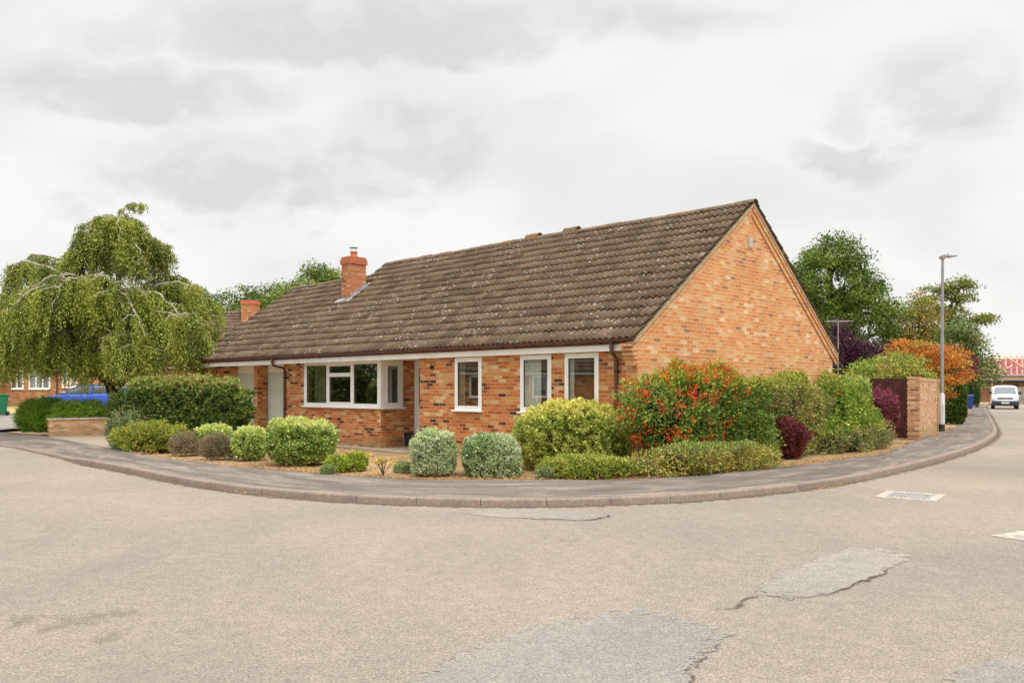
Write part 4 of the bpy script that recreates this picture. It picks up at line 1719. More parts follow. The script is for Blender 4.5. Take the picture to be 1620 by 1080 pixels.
def lamp_post():
    x, y = gp(1490, 682, .1)
    root = empty('street_lamp', (x, y, .1), 0, 'slim grey street lamp with a flat head standing by the brick boundary wall', 'street lamp')
    mb = MB()
    mb.tube([(0, 0, 0), (0, 0, 1.28), (0, 0, 1.34)], [.098, .098, .062], 14)
    mb.build('base_sleeve', M_GALVLOW, root)
    mb = MB()
    mb.tube([(0, 0, .0), (0, 0, .25)], .101, 14)
    mb.build('painted_band', M_GREENB, root)
    mb = MB()
    mb.tube([(0, 0, 1.3), (.015, 0, 3.8), (.03, 0, 6.05)], [.062, .056, .045], 12)
    mb.build('column', M_GALV, root)
    mb = MB()
    mb.prism([(-.05, 6.03), (.09, 6.03), (.11, 6.11), (.30, 6.08), (.52, 6.12), (.53, 6.15), (.30, 6.17), (.02, 6.18), (-.06, 6.13)], 'y', -.09, .09)
    hd = mb.build('lamp_head', M_GALV, root, .01)
    mb = MB()
    mb.lathe([(.0, .0), (.035, .0), (.035, .05), (.0, .06)], .22, 0, 12, 6.17)
    mb.build('photocell', M_GALV, hd)
    mb = MB()
    mb.box(-.03, .03, -.105, -.095, .62, .95)
    mb.build('access_door', M_GALVLOW, root)


lamp_post()


def aerial():
    Y = 30.4
    x = (1326 - 810) / F_ * Y
    root = empty('tv_aerial', (x, Y, .1), 0, 'pale television aerial on a thin mast in front of the large oak', 'aerial')
    mb = MB()
    mb.tube([(0, 0, 0), (0, 0, 3.95)], .016, 6)
    mb.build('mast', M_AERIAL, root)
    mb = MB()
    mb.tube([(-.45, .1, 3.95), (.5, -.1, 3.95)], .009, 5)
    for i in range(9):
        t = -.4 + i * .1
        mb.tube([(t, .1 - .35, 3.96), (t + .06, .1 + .35, 3.96)], .008, 4)
    mb.build('elements', M_AERIAL, root)


aerial()


# ---------------------------------------------------------------- bins
def wheelie_bin(name, x, y, z, rz, label, mat, tilt=0):
    root = empty(name, (x, y, z), rz, label, 'wheelie bin', 'wheeled bins left out on the street')
    mb = MB()
    b, t, h = .23, .29, .96
    v = [(-b, -b, .04), (b, -b, .04), (b, b, .04), (-b, b, .04), (-t, -t, h), (t, -t, h), (t, t + .04, h), (-t, t + .04, h)]
    mb.add(v, [(3, 2, 1, 0), (4, 5, 6, 7), (0, 1, 5, 4), (1, 2, 6, 5), (2, 3, 7, 6), (3, 0, 4, 7)])
    mb.build('body', mat, root, .02)
    mb = MB()
    mb.prism([(-.32, h), (.36, h), (.36, h + .045), (.1, h + .09), (-.28, h + .06)], 'x', -.31, .31)
    mb.build('lid', mat, root, .012)
    mb = MB()
    mb.tube([(-.27, .39, h - .01), (.27, .39, h - .01)], .018, 8)
    mb.build('handle', mat, root)
    for s in (-1, 1):
        mb = MB()
        mb.tube([(s * .20, .27, .10), (s * .27, .27, .10)], .10, 14)
        mb.build('wheel', M_TYRE, root)
    return root


bxy = gp(1532.5, 646, .1)
# the blue one stands on the pavement beside the clipped conifers
wheelie_bin('wheelie_bin', 32.9, 60, .1, R(-15), 'blue wheeled bin standing by the clipped conifers on the pavement', M_BLUEBIN)
wheelie_bin('wheelie_bin', -24.95, 40.6, .285, R(-60), 'green wheeled bin cut by the left edge of the photo', M_GREENBIN)


# ---------------------------------------------------------------- vehicles
def car_wheel(parent, x, y, r=.32, w=.2, side=1):
    mb = MB()
    mb.lathe([(r * .62, -w / 2), (r * .9, -w / 2), (r, -w / 2 + .03), (r, w / 2 - .03), (r * .9, w / 2), (r * .62, w / 2)], 0, 0, 24)
    o = mb.build('wheel', M_TYRE, parent)
    o.location = (x, y, r)
    o.rotation_euler = (R(90), 0, 0)
    mb = MB()
    mb.lathe([(0, 0), (r * .2, .01), (r * .25, 0)], 0, 0, 16, side * w * .42)
    for k in range(5):
        a = k * 2 * math.pi / 5
        ca, sa = math.cos(a), math.sin(a)
        v = []
        for (q, hw) in ((r * .12, .04), (r * .62, .03)):
            for s in (-1, 1):
                for zz in (.30, .40):
                    v.append((ca * q - sa * hw * s, sa * q + ca * hw * s, side * w * zz))
        mb.add(v, [(0, 1, 3, 2), (4, 6, 7, 5), (0, 4, 5, 1), (2, 3, 7, 6), (0, 2, 6, 4), (1, 5, 7, 3)])
    mb.lathe([(r * .56, .30 * w * side), (r * .63, .42 * w * side), (r * .64, .2 * w * side)], 0, 0, 24)
    mb.build('rim', M_ALLOY, o)
    return o


def loft(sections, nx_close=True):
    """sections: list of (x, [(y,z)...]) half outlines mirrored; returns verts/faces for a closed skin"""
    V, F = [], []
    rings = []
    for x, half in sections:
        ring = [(x, y, z) for y, z in half] + [(x, -y, z) for y, z in half[::-1]]
        rings.append(ring)
    m = len(rings[0])
    for r_ in rings: V += r_
    for i in range(len(rings) - 1):
        for k in range(m):
            F.append((i * m + k, i * m + (k + 1) % m, (i + 1) * m + (k + 1) % m, (i + 1) * m + k))
    F.append(tuple(range(m))[::-1])
    F.append(tuple((len(rings) - 1) * m + k for k in range(m)))
    return V, F


def blue_car():
    Y = 40.5
    xf = (79 - 810) / F_ * Y
    root = empty('parked_car', (xf + 2.0, Y, .33), 0, 'metallic blue hatchback car parked on the drive behind the weeping tree', 'car')
    L = 4.5
    # lower body: sections along x (front at -x)
    top = [(-2.25, .62, .70), (-2.18, .80, .78), (-1.95, .87, .86), (-1.5, .90, .93), (-1.05, .91, .99), (-.6, .92, 1.02), (.2, .92, 1.03), (1.0, .92, 1.05), (1.7, .91, 1.07), (2.05, .88, 1.05), (2.2, .80, .95), (2.25, .70, .8)]
    secs = []
    for x, hw, zt in top:
        zb = .22 if abs(x) < 2.1 else .32
        half = [(hw * .86, zb), (hw * .99, zb + .10), (hw, .55), (hw * .985, zt - .12), (hw * .93, zt - .02), (hw * .55, zt + .015 if x < -1 else zt), (0.02, zt + .03 if x < -1 else zt)]
        half = [(y, z) for y, z in half]
        secs.append((x, half))
    V, F = loft(secs)
    mb = MB().add(V, F, True)
    body = mb.build('body', M_BLUECAR, root)
    # greenhouse
    gh = [(-1.05, .70, 1.00, 1.01), (-.55, .72, 1.02, 1.26), (-.15, .70, 1.03, 1.42), (.35, .69, 1.03, 1.475), (.95, .68, 1.04, 1.465), (1.5, .66, 1.05, 1.42), (1.95, .63, 1.05, 1.32), (2.12, .62, 1.04, 1.08)]
    secs = [(x, [(.86, zb - .02), (hw + (zt < 1.1) * .1, zb + (zt - zb) * .8), (hw * .93, zt - .012), (hw * .5, zt), (.02, zt)]) for x, hw, zb, zt in gh]
    V, F = loft(secs)
    MB().add(V, F, True).build('glasshouse', M_CARGLASS, root)
    # painted roof and pillars
    mb = MB()
    secs = [(x, [(hw * .97, zt - .03), (hw * .90, zt + .006), (.02, zt + .012)]) for x, hw, zb, zt in gh[2:7]]
    V, F = loft(secs)
    mb.add(V, F, True)
    mb.build('roof_panel', M_BLUECAR, root)
    for s in (-1, 1):
        mb = MB()
        mb.tube([(-1.08, s * .83, 1.01), (-.52, s * .76, 1.27), (-.15, s * .705, 1.41)], .028, 6)
        mb.tube([(.42, s * .865, 1.03), (.40, s * .70, 1.44)], .03, 6)
        mb.tube([(1.35, s * .865, 1.05), (1.40, s * .68, 1.41)], .03, 6)
        mb.tube([(2.1, s * .80, 1.05), (1.9, s * .64, 1.34)], .12, 6)
        mb.build('pillar', M_BLUECAR, root)
        mb = MB()
        mb.tube([(-.1, s * .70, 1.435), (.4, s * .70, 1.485), (1.4, s * .68, 1.45)], .014, 6)
        mb.build('roof_rail', M_ALLOY, root)
        mb = MB()
        mb.box(-.86, -.70, s * .94, s * 1.08, 1.02, 1.13)
        mb.build('mirror', M_ALLOY, root, .03)
        mb = MB()
        mb.prism([(-2.19, .70), (-1.80, .80), (-1.62, .88), (-2.10, .80)], 'y', s * .62, s * .905)
        mb.build('headlight', M_LAMPGL, root, .01)
        mb = MB()
        mb.prism([(2.0, .85), (2.22, .82), (2.2, .98), (1.95, 1.0)], 'y', s * .6, s * .90)
        mb.build('tail_light', M_POT, root, .01)
        for x in (-1.4, 1.38):
            car_wheel(root, x, s * .80, .33, .22, 1 if s < 0 else -1)
    mb = MB()
    mb.box(-2.27, -2.2, -.5, .5, .42, .66)
    mb.build('grille', M_BUMPER, root, .01)
    mb = MB()
    mb.box(-2.29, -2.27, -.26, .26, .40, .51)
    mb.build('number_plate', M_PLATE, root)


blue_car()


def van():
    Y = 66.2
    x = (1589 - 810) / F_ * Y
    root = empty('parked_van', (x, Y, 0), R(-119), 'white panel van with a dark bumper parked facing down the road', 'van')
    # local: front at +x  (rotation -97 deg points it to the camera and slightly right)
    secs = []
    prof = [(2.32, .60, .60), (2.26, .80, .74), (2.16, .86, .98), (1.75, .90, 1.10), (1.45, .91, 1.16)]
    for x_, hw, zt in prof[::-1]:
        secs.append((x_, [(hw * .97, .28), (hw, .40), (hw, zt - .15), (hw * .94, zt - .03), (hw * .6, zt + .01), (.02, zt + .03)]))
    secs = [(-2.3, [(.88, .28), (.91, .40), (.91, 1.3), (.86, 1.70), (.60, 1.82), (.02, 1.84)])] + \
           [(.4, [(.88, .28), (.91, .40), (.91, 1.3), (.84, 1.72), (.60, 1.83), (.02, 1.86)])] + \
           [(.75, [(.88, .28), (.91, .40), (.91, 1.28), (.82, 1.66), (.58, 1.80), (.02, 1.82)])] + secs
    V, F = loft(secs)
    MB().add(V, F, True).build('body', M_VANWHITE, root)
    mb = MB()
    # windscreen panel
    v = [(1.50, -.76, 1.16), (1.50, .76, 1.16), (.86, .66, 1.70), (.86, -.66, 1.70)]
    v = [(a + .03, b, c + .02) for a, b, c in v] + v
    mb.add(v, [(0, 1, 2, 3), (7, 6, 5, 4), (0, 4, 5, 1), (1, 5, 6, 2), (2, 6, 7, 3), (3, 7, 4, 0)])
    mb.build('windscreen', simple('pale_windscreen', (.16, .19, .21), .1, .1, 2, 0, .9), root)
    mb = MB()
    mb.prism([(2.18, .25), (2.40, .27), (2.42, .55), (2.30, .66), (2.1, .66)], 'y', -.90, .90)
    mb.build('bumper', M_BUMPER, root, .04)
    mb = MB()
    mb.prism([(2.20, .80), (2.31, .80), (2.27, .90), (2.18, .90)], 'y', -.5, .5)
    mb.build('grille', M_BUMPER, root, .01)
    mb = MB()
    mb.lathe([(0, 0), (.05, 0), (.05, .02), (0, .02)], 0, 0, 16)
    e = mb.build('badge', M_ALLOY, root)
    e.location = (2.30, 0, .86)
    e.rotation_euler = (0, R(90), 0)
    for s in (-1, 1):
        mb = MB()
        mb.prism([(2.10, .80), (2.28, .78), (2.22, .92), (2.02, .98)], 'y', s * .50, s * .885)
        mb.build('headlight', M_LAMPGL, root, .01)
        mb = MB()
        mb.box(1.28, 1.42, s * .93, s * 1.10, 1.15, 1.36)
        mb.build('mirror', M_BUMPER, root, .02)
        mb = MB()
        mb.prism([(.75, 1.15), (1.38, 1.15), (1.0, 1.55), (.72, 1.58)], 'y', s * .905, s * .925)
        mb.build('side_window', M_CARGLASS, root)
        for x_ in (1.45, -1.45):
            car_wheel(root, x_, s * .80, .33, .22, 1 if s < 0 else -1)
    mb = MB()
    mb.box(2.42, 2.44, -.27, .27, .43, .55)
    pl = mb.build('number_plate', M_PLATE, root)


van()


# ---------------------------------------------------------------- unfinished house at the end of the road
def building_site():
    Y = 92.0
    s = Y / F_
    X = lambda px: (px - 810) * s
    Z = lambda py: CH - (py - YH) * s
    root = empty('unfinished_house', (X(1548), Y, 0), 0, 'house under construction with open timber trusses and a magenta roof behind the van', 'house')
    ox = X(1548)
    mb = MB()
    mb.box(0, 13, .3, 6, -.2, Z(604))
    mb.build('wall', M_FARBRICK, root)
    mb = MB()
    mb.box(2.2, 4.6, .24, .31, .1, 2.0)
    mb.box(6.0, 7.6, .24, .31, .8, 2.0)
    mb.build('dark_opening', M_DARK, root)
    mb = MB()
    mb.box(-.3, 13, -.9, .29, Z(605.5), Z(601.5))
    mb.build('lintel_beam', M_DARK, root)
    mb = MB()
    mb.box(-.6, 13, -1.25, .3, Z(601), Z(597.5))
    mb.build('scaffold_boards', M_BOARD, root)
    mb = MB()
    mb.box(-.4, 13, -1.1, 1.0, Z(597), Z(593.5))
    mb.build('deck', M_DECK, root)
    mb = MB()
    v = [(X(1566) - ox, 2.0, Z(592)), (14, 2.0, Z(592)), (14, 4.5, Z(565)), (X(1567) - ox, 4.5, Z(565))]
    v2 = [(a, b + .1, c) for a, b, c in v]
    mb.add(v + v2, [(0, 1, 2, 3), (7, 6, 5, 4), (0, 4, 5, 1), (1, 5, 6, 2), (2, 6, 7, 3), (3, 7, 4, 0)])
    mb.build('roof_membrane', M_MAGENTA, root)
    for px in (1566.5, 1575.5, 1584.3, 1593.2, 1602, 1611, 1619.5):
        mb = MB()
        t = .065
        mb.box(X(px) - ox - t, X(px) - ox + t, .2, .35, Z(593), Z(562.5))
        mb.build('truss_post', M_TIMBER, root)
    for (a, b, c, d) in ((1555, 583, 1584, 566.5), (1594, 565, 1630, 587), (1573, 592, 1603, 578)):
        mb = MB()
        mb.tube([(X(a) - ox, .12, Z(b)), (X(c) - ox, .12, Z(d))], .075, 5)
        mb.build('truss_brace', M_TIMBER, root)
    for px in (1559.5, 1612.5):
        mb = MB()
        mb.tube([(X(px) - ox, -1.2, 0), (X(px) - ox, -1.2, Z(607))], .075, 8)
        mb.build('scaffold_sleeve', M_YELLOW, root)
        mb = MB()
        mb.tube([(X(px) - ox, -1.2, 0), (X(px) - ox, -1.2, Z(590))], .03, 6)
        mb.build('scaffold_tube', M_STEEL, root)
    mb = MB()
    mb.tube([(-.5, -1.2, Z(613)), (13, -1.2, Z(613))], .035, 6)
    mb.build('scaffold_tube', M_STEEL, root)
    w = empty('block_wall', (X(1538), 84, 0), 0, 'low grey block wall in front of the house under construction', 'garden wall')
    mb = MB()
    mb.box(0, 1.9, 0, .3, -.1, 1.75)
    mb.build('blocks', M_STONE, w)


building_site()

# ---------------------------------------------------------------- planting
def k(*c):
    return tuple(c)


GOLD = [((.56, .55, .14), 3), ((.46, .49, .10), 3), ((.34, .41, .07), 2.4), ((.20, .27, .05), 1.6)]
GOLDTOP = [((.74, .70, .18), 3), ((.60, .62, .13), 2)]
VARIEG = [((.62, .66, .42), 3), ((.42, .52, .24), 3), ((.22, .34, .12), 2.2), ((.74, .74, .52), 1.5)]
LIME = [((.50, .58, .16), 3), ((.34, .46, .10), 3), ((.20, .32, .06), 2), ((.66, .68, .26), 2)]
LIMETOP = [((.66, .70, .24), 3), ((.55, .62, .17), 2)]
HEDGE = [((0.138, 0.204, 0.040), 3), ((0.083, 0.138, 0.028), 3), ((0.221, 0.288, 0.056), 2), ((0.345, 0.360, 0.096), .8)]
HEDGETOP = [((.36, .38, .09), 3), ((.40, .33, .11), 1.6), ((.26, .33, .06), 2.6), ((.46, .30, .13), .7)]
PYRA = [((.115, .185, .030), 3), ((.19, .28, .045), 3), ((.33, .42, .07), 2), ((.06, .10, .020), 2.4)]
PYRATOP = [((0.414, 0.480, 0.064), 3), ((0.276, 0.396, 0.048), 2), ((0.662, 0.432, 0.064), 1)]
JUN = [((0.359, 0.432, 0.064), 3), ((0.497, 0.504, 0.088), 3), ((0.221, 0.312, 0.048), 2), ((0.635, 0.528, 0.128), 1.2)]
JUNDRY = [((0.359, 0.408, 0.072), 3), ((0.552, 0.456, 0.120), 3), ((0.248, 0.312, 0.056), 2), ((0.580, 0.324, 0.112), 1.2)]
BARB = [((.15, .03, .032), 3), ((.24, .055, .05), 2.5), ((.08, .02, .02), 2), ((.34, .16, .09), .9), ((.20, .22, .07), .7)]
BARBTOP = [((.30, .06, .07), 2), ((.40, .16, .10), 1), ((.20, .035, .05), 2)]
HEATH = [((.28, .24, .12), 3), ((.36, .29, .17), 3), ((.20, .22, .08), 2), ((.40, .24, .20), 1.2)]
OAK = [((0.117, 0.192, 0.028), 3), ((0.179, 0.282, 0.036), 3), ((0.076, 0.126, 0.022), 2), ((0.262, 0.348, 0.056), 1.2)]
OLIVE = [((0.221, 0.264, 0.040), 3), ((0.331, 0.336, 0.064), 2), ((0.138, 0.180, 0.028), 2), ((0.414, 0.240, 0.072), .7)]
DRYGRN = [((0.276, 0.312, 0.048), 3), ((0.414, 0.324, 0.080), 2), ((0.469, 0.216, 0.088), 1.2), ((0.166, 0.228, 0.040), 2)]
ORANGE = [((.72, .24, .035), 3), ((.66, .33, .06), 2), ((.50, .17, .04), 2), ((.42, .40, .08), 1.3)]
YELGRN = [((.36, .44, .07), 3), ((.46, .46, .11), 2), ((.22, .34, .05), 2.6), ((.56, .36, .12), .6)]
PURPLE = [((.075, .025, .055), 3), ((.12, .04, .08), 2), ((.05, .018, .035), 2), ((.20, .08, .10), .8)]
CONIF = [((0.083, 0.138, 0.024), 3), ((0.138, 0.216, 0.032), 2), ((0.055, 0.090, 0.018), 2)]
WEEP = [((.29, .33, .045), 3), ((.39, .42, .075), 2.4), ((.14, .18, .028), 3.4), ((.46, .40, .10), .9)]
FINE = [((.30, .52, .05), 3), ((.38, .58, .07), 2), ((.17, .32, .03), 2)]

HANG = math.atan2(U_.y, -U_.x)   # heading of the house front


def at(px, py, z=.1):
    return gp(px, py, z)


def bush_at(name, label, px0, px1, pyt, pyb, bd, pal, rot=0, **kw):
    """place a rounded shrub by the foot of its front face"""
    X, Y = gp((px0 + px1) / 2, pyb, .1)
    Yc = Y + bd / 2
    w = (px1 - px0) * Yc / F_
    h = CH - (pyt - YH) * (Yc) / F_ - .1
    return bush(name, label, (((px0 + px1) / 2) - 810) / F_ * Yc, Yc, w, bd, h, rot, pal=pal, **kw)


# front row
bush_at('golden_shrub', 'small yellow-green clipped shrub, left neighbour of the larger green-gold one', 370, 425, 673, 730, .75, LIME, leaf=(.042, .03), n=7000, seed=11, top=LIMETOP, topz=.3, under=.6, lump=.07, p=2.5)
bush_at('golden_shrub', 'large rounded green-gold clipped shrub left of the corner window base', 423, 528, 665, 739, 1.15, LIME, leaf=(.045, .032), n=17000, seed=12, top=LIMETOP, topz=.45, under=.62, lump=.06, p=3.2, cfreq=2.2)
bush_at('low_shrub', 'low loose green shrub in two mounds in the dry grass', 548, 580, 715, 746, .45, PYRATOP, leaf=(.036, .022), n=3200, seed=13, under=.9, lump=.12, top=JUN)
bush_at('low_shrub', 'small flat green shrub touching the two-mound one on its left', 513, 555, 722, 748, .45, PYRATOP, leaf=(.036, .022), n=3000, seed=14, under=.9, lump=.12)
bush_at('variegated_shrub', 'pale variegated square-clipped shrub in front of the porch', 651, 720, 682, 755, .72, VARIEG, leaf=(.036, .022), n=13000, seed=15, under=.88, lump=.07, p=3.6, core=.78, top=[((.72, .76, .44), 2), ((.56, .64, .32), 2)], topz=.6)
bush_at('variegated_shrub', 'pale variegated rounded shrub between the square one and the golden dome', 734, 822, 688, 756, .9, VARIEG, leaf=(.036, .022), n=15000, seed=16, under=.92, lump=.05, p=3.4, core=.78)
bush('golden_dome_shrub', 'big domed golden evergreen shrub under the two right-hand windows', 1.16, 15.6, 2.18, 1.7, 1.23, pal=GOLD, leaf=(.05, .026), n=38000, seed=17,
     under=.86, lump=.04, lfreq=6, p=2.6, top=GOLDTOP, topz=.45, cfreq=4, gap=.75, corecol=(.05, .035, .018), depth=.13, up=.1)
bush_at('low_juniper', 'low spreading juniper at the foot of the golden dome shrub', 857, 1010, 721, 758, .8, JUN, leaf=(.05, .018), n=16000, seed=18, under=.95, lump=.13, lfreq=6, p=2.4, depth=.22, top=GOLD, topz=.35)

# left group
bush_at('heather', 'brownish heather mound at the left end of the yellow-green shrub', 270, 318, 684, 722, .7, HEATH, leaf=(.045, .010), n=7000, seed=19, under=.9, lump=.1, depth=.3, core=.6, spikes=40)
bush_at('golden_shrub', 'yellow-green clipped shrub between the two heather mounds', 302, 368, 673, 720, .8, LIME, leaf=(.042, .03), n=8500, seed=20, under=.75, top=LIMETOP, topz=.2, lump=.06)
bush_at('heather', 'brown heather mound in front of the yellow-green shrub, nearest the pavement', 320, 372, 688, 728, .55, HEATH, leaf=(.045, .010), n=7500, seed=21, under=.9, lump=.1, depth=.3, core=.6, spikes=40)
bush_at('low_juniper', 'spreading yellow-green juniper at the left foot of the long hedge', 190, 305, 668, 714, 1.0, JUN, leaf=(.07, .018), n=15000, seed=22, under=.95, lump=.2, lfreq=4.5, depth=.3, spikes=60, p=2.2)
bush('cotoneaster', 'grey-green loose shrub leaning on the left end of the long hedge', -9.5, 20.9, 1.25, .9, .98, pal=[((.22, .30, .12), 3), ((.34, .36, .17), 2), ((.15, .22, .08), 2), ((.42, .26, .14), .8)],
     leaf=(.05, .028), n=9000, seed=23, under=.9, lump=.14, spikes=50, depth=.25)
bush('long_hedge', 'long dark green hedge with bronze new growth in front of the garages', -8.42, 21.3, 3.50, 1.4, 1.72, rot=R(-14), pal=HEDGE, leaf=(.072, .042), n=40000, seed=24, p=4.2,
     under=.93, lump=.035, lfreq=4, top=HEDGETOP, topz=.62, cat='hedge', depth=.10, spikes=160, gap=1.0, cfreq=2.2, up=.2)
bush('feathery_shrub', 'bright green feathery shrub at the left end of the low brick wall', -16.0, 28.3, 1.55, 1.3, 1.12, pal=FINE, leaf=(.09, .014), n=16000, seed=25, under=.7, lump=.1, depth=.3, top=[((.34, .40, .07), 2), ((.22, .40, .05), 3)], topz=.5, spikes=120)
bush('feathery_shrub', 'bright green feathery shrub behind the low brick wall, in front of the blue car', -14.35, 27.7, 1.9, 1.0, 1.06, pal=FINE, leaf=(.09, .014), n=15000, seed=26, under=.9, lump=.08, depth=.25, p=3, top=[((.34, .40, .07), 2), ((.22, .40, .05), 3)], topz=.5, spikes=100)
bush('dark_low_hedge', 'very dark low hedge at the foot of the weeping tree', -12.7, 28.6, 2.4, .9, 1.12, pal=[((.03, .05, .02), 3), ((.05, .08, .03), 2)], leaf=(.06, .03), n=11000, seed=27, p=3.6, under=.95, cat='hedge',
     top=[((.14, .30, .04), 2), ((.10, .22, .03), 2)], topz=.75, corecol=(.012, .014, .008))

# right bed, along the gable
VR = -A_ + R(90)     # local x along the v direction
def along(name, label, v0, v1, u, width, h, pal, seed, **kw):
    x, y = uv2w(u, (v0 + v1) / 2)
    return bush(name, label, x, y, v1 - v0, width, h, rot=R(90) - A_, pal=pal, seed=seed, **kw)


def pyra_w(q):
    # berries crowd the end towards the pavement corner and the top (local -x end faces the camera's left)
    left = np.clip((-q[:, 0] - .15) / .6, 0, 1)
    top = np.clip((q[:, 2] - .55) / .4, 0, 1) * np.clip(1 - (q[:, 0] + .2), 0, 1)
    return np.clip(left * .9 + top * .8 + .035, 0, 1)


RED = [((.85, .075, .02), 3), ((.80, .14, .03), 2), ((.62, .04, .015), 1.5)]
def line_bush(name, label, p0, p1, width, h, pal, seed, **kw):
    d = Vector(p1) - Vector(p0)
    c = (Vector(p0) + Vector(p1)) / 2
    return bush(name, label, c.x, c.y, d.length, width, h, rot=math.atan2(d.y, d.x), pal=pal, seed=seed, **kw)


line_bush('firethorn', 'big green firethorn covered in orange-red berries at the gable corner', (2.24, 14.42), uv2w(-.48, 3.95), .95, 1.74, PYRA, 31, leaf=(.055, .03), n=44000, p=3.2, under=1.0, lump=.20, lfreq=3.2,
      top=PYRATOP, topz=.7, berries=(380, RED, .03, pyra_w), spikes=130, depth=.17, cfreq=1.8)
line_bush('mixed_shrub', 'tangled half-brown shrub behind the dark red barberry', uv2w(-.42, 3.6), uv2w(-.42, 7.3), .80, 1.74, [((.24, .32, .06), 3.4), ((.34, .22, .13), 2), ((.34, .42, .08), 2.4), ((.42, .28, .17), 1.2)], 32, leaf=(.055, .025), n=34000,
      lump=.24, lfreq=2.8, top=JUN, topz=.6, berries=(26, RED, .022, lambda q: .3 + 0 * q[:, 0]), spikes=190, depth=.22, cfreq=1.3, under=.95)
line_bush('green_shrub', 'leafy yellow-tipped green shrub beside the purple-red one by the gate', uv2w(-.48, 6.9), uv2w(-.48, 9.9), .95, 1.80, [((.21, .34, .045), 3), ((.36, .48, .07), 3), ((.12, .21, .03), 2), ((.50, .54, .09), 1)], 33, leaf=(.06, .034), n=30000,
      lump=.2, lfreq=2.8, top=[((.40, .44, .09), 3), ((.28, .40, .08), 2)], topz=.55, berries=(16, RED, .022, lambda q: .3 + 0 * q[:, 0]), spikes=110, under=.95)
bush('purple_barberry', 'rounded purple-red barberry in front of the dark boarded gate', 10.18, 23.3, .98, 1.1, 1.48, rot=.3, pal=[((.21, .045, .06), 3), ((.30, .09, .10), 2), ((.12, .028, .035), 2), ((.40, .17, .15), 1)], seed=34, leaf=(.07, .016), n=18000,
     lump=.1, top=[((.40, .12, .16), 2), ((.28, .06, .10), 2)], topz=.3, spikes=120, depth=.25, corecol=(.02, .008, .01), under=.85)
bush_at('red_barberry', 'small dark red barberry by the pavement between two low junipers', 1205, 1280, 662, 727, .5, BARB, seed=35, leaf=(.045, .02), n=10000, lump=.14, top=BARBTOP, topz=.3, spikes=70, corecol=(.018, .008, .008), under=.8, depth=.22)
# low junipers along the pavement
def low_row(label, a, b, h, d, pal, seed, top=None, n=18000):
    pa, pb = Vector(a), Vector(b)
    dd = pb - pa
    c = (pa + pb) / 2
    return bush('low_juniper', label, c.x, c.y, dd.length, d, h, rot=math.atan2(dd.y, dd.x), pal=pal, seed=seed, leaf=(.055, .018), n=n, lump=.24, lfreq=4, p=2.8, depth=.22, under=.95, top=top,
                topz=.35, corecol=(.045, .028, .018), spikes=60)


low_row('long low juniper hedge in front of the red-berried firethorn', (2.3, 14.12), (5.25, 16.2), .50, .78, JUNDRY, 36, [((.40, .46, .13), 3), ((.30, .38, .10), 2)], 24000)
low_row('low mixed olive and brown groundcover shrub near the boarded gate', (6.75, 18.75), (9.65, 21.5), .60, .75, [((.24, .30, .08), 3), ((.40, .36, .14), 2), ((.13, .19, .05), 2), ((.44, .28, .16), 1)], 37, [((.40, .42, .10), 3), ((.45, .34, .12), 1)], 22000)

# conifers and garden trees on the right
bush('clipped_conifer', 'tall dark clipped conifer with a bright edge just past the street lamp', 18.6, 35.2, .80, 1.3, 2.0, rot=0, pal=CONIF, seed=41, leaf=(.09, .04), n=16000, p=3.0, under=.75, lump=.05, top=CONIF, cat='conifer', gap=1.2,
     group='clipped conifers along the far pavement')
bush('clipped_conifer', 'second clipped conifer along the pavement, just behind the first', 26.7, 50.0, .95, 1.2, 2.25, rot=0, pal=[((.10, .17, .04), 3), ((.14, .24, .05), 2)], seed=42, leaf=(.09, .04), n=9000, p=3.0, under=.9, cat='conifer',
     group='clipped conifers along the far pavement')
bush('clipped_conifer', 'far clipped conifer beside the blue bin', 36.5, 66, .8, 1.2, 2.8, rot=0, pal=[((.07, .14, .05), 3), ((.10, .20, .06), 2)], seed=43, leaf=(.1, .05), n=8000, p=2.8, under=.9, cat='conifer',
     group='clipped conifers along the far pavement')

tree('japanese_maple', 'orange maple with layered branches overhanging the brick boundary wall', 15.35, 30.9, 1.5, .07,
     [(0, 0, 2.55, 1.15, .9, .65), (.65, -.2, 2.1, .75, .7, .5), (-.5, .1, 2.9, .8, .8, .45), (.9, 0, 2.75, .5, .6, .4), (.2, -.3, 1.75, .9, .5, .2), (-.2, .3, 1.5, 1.3, .6, .6)], ORANGE, ncl=150, per=120, cl_r=.34, flat=.35, leaf=(.085, .05), seed=51, shell=.3)
tree('japanese_maple', 'yellow-green maple behind the boarded gate, left of the orange one', 13.45, 29.8, 1.2, .07,
     [(0, 0, 2.05, 1.15, .9, .75), (-.75, 0, 1.9, .7, .8, .55), (.9, .2, 2.2, .7, .7, .6), (.6, .2, 1.5, 1.3, .6, .5)], YELGRN, ncl=140, per=120, cl_r=.36, flat=.4, leaf=(.085, .05), seed=52, shell=.3)
tree('purple_plum_tree', 'dark purple-leaved plum tree rising behind the right end of the gable', 12.55, 31.5, 1.6, .09,
     [(0, 0, 2.5, .95, .9, 1.1), (-.25, 0, 3.5, .5, .5, .6), (.6, .2, 2.7, .6, .6, .8), (.95, 0, 3.2, .35, .4, .5)], PURPLE, ncl=70, per=120, cl_r=.38, flat=.8, leaf=(.10, .06), seed=53, shell=.2)
tree('dark_red_shrub_tree', 'small dark red shrub showing between the orange maple and the conifers', 20.0, 37.8, 1.4, .05, [(.75, 0, 2.5, .4, .4, .55)], [((.22, .02, .05), 3), ((.12, .015, .035), 2)], ncl=16, per=90, cl_r=.3, leaf=(.1, .05), seed=54, branches=5)
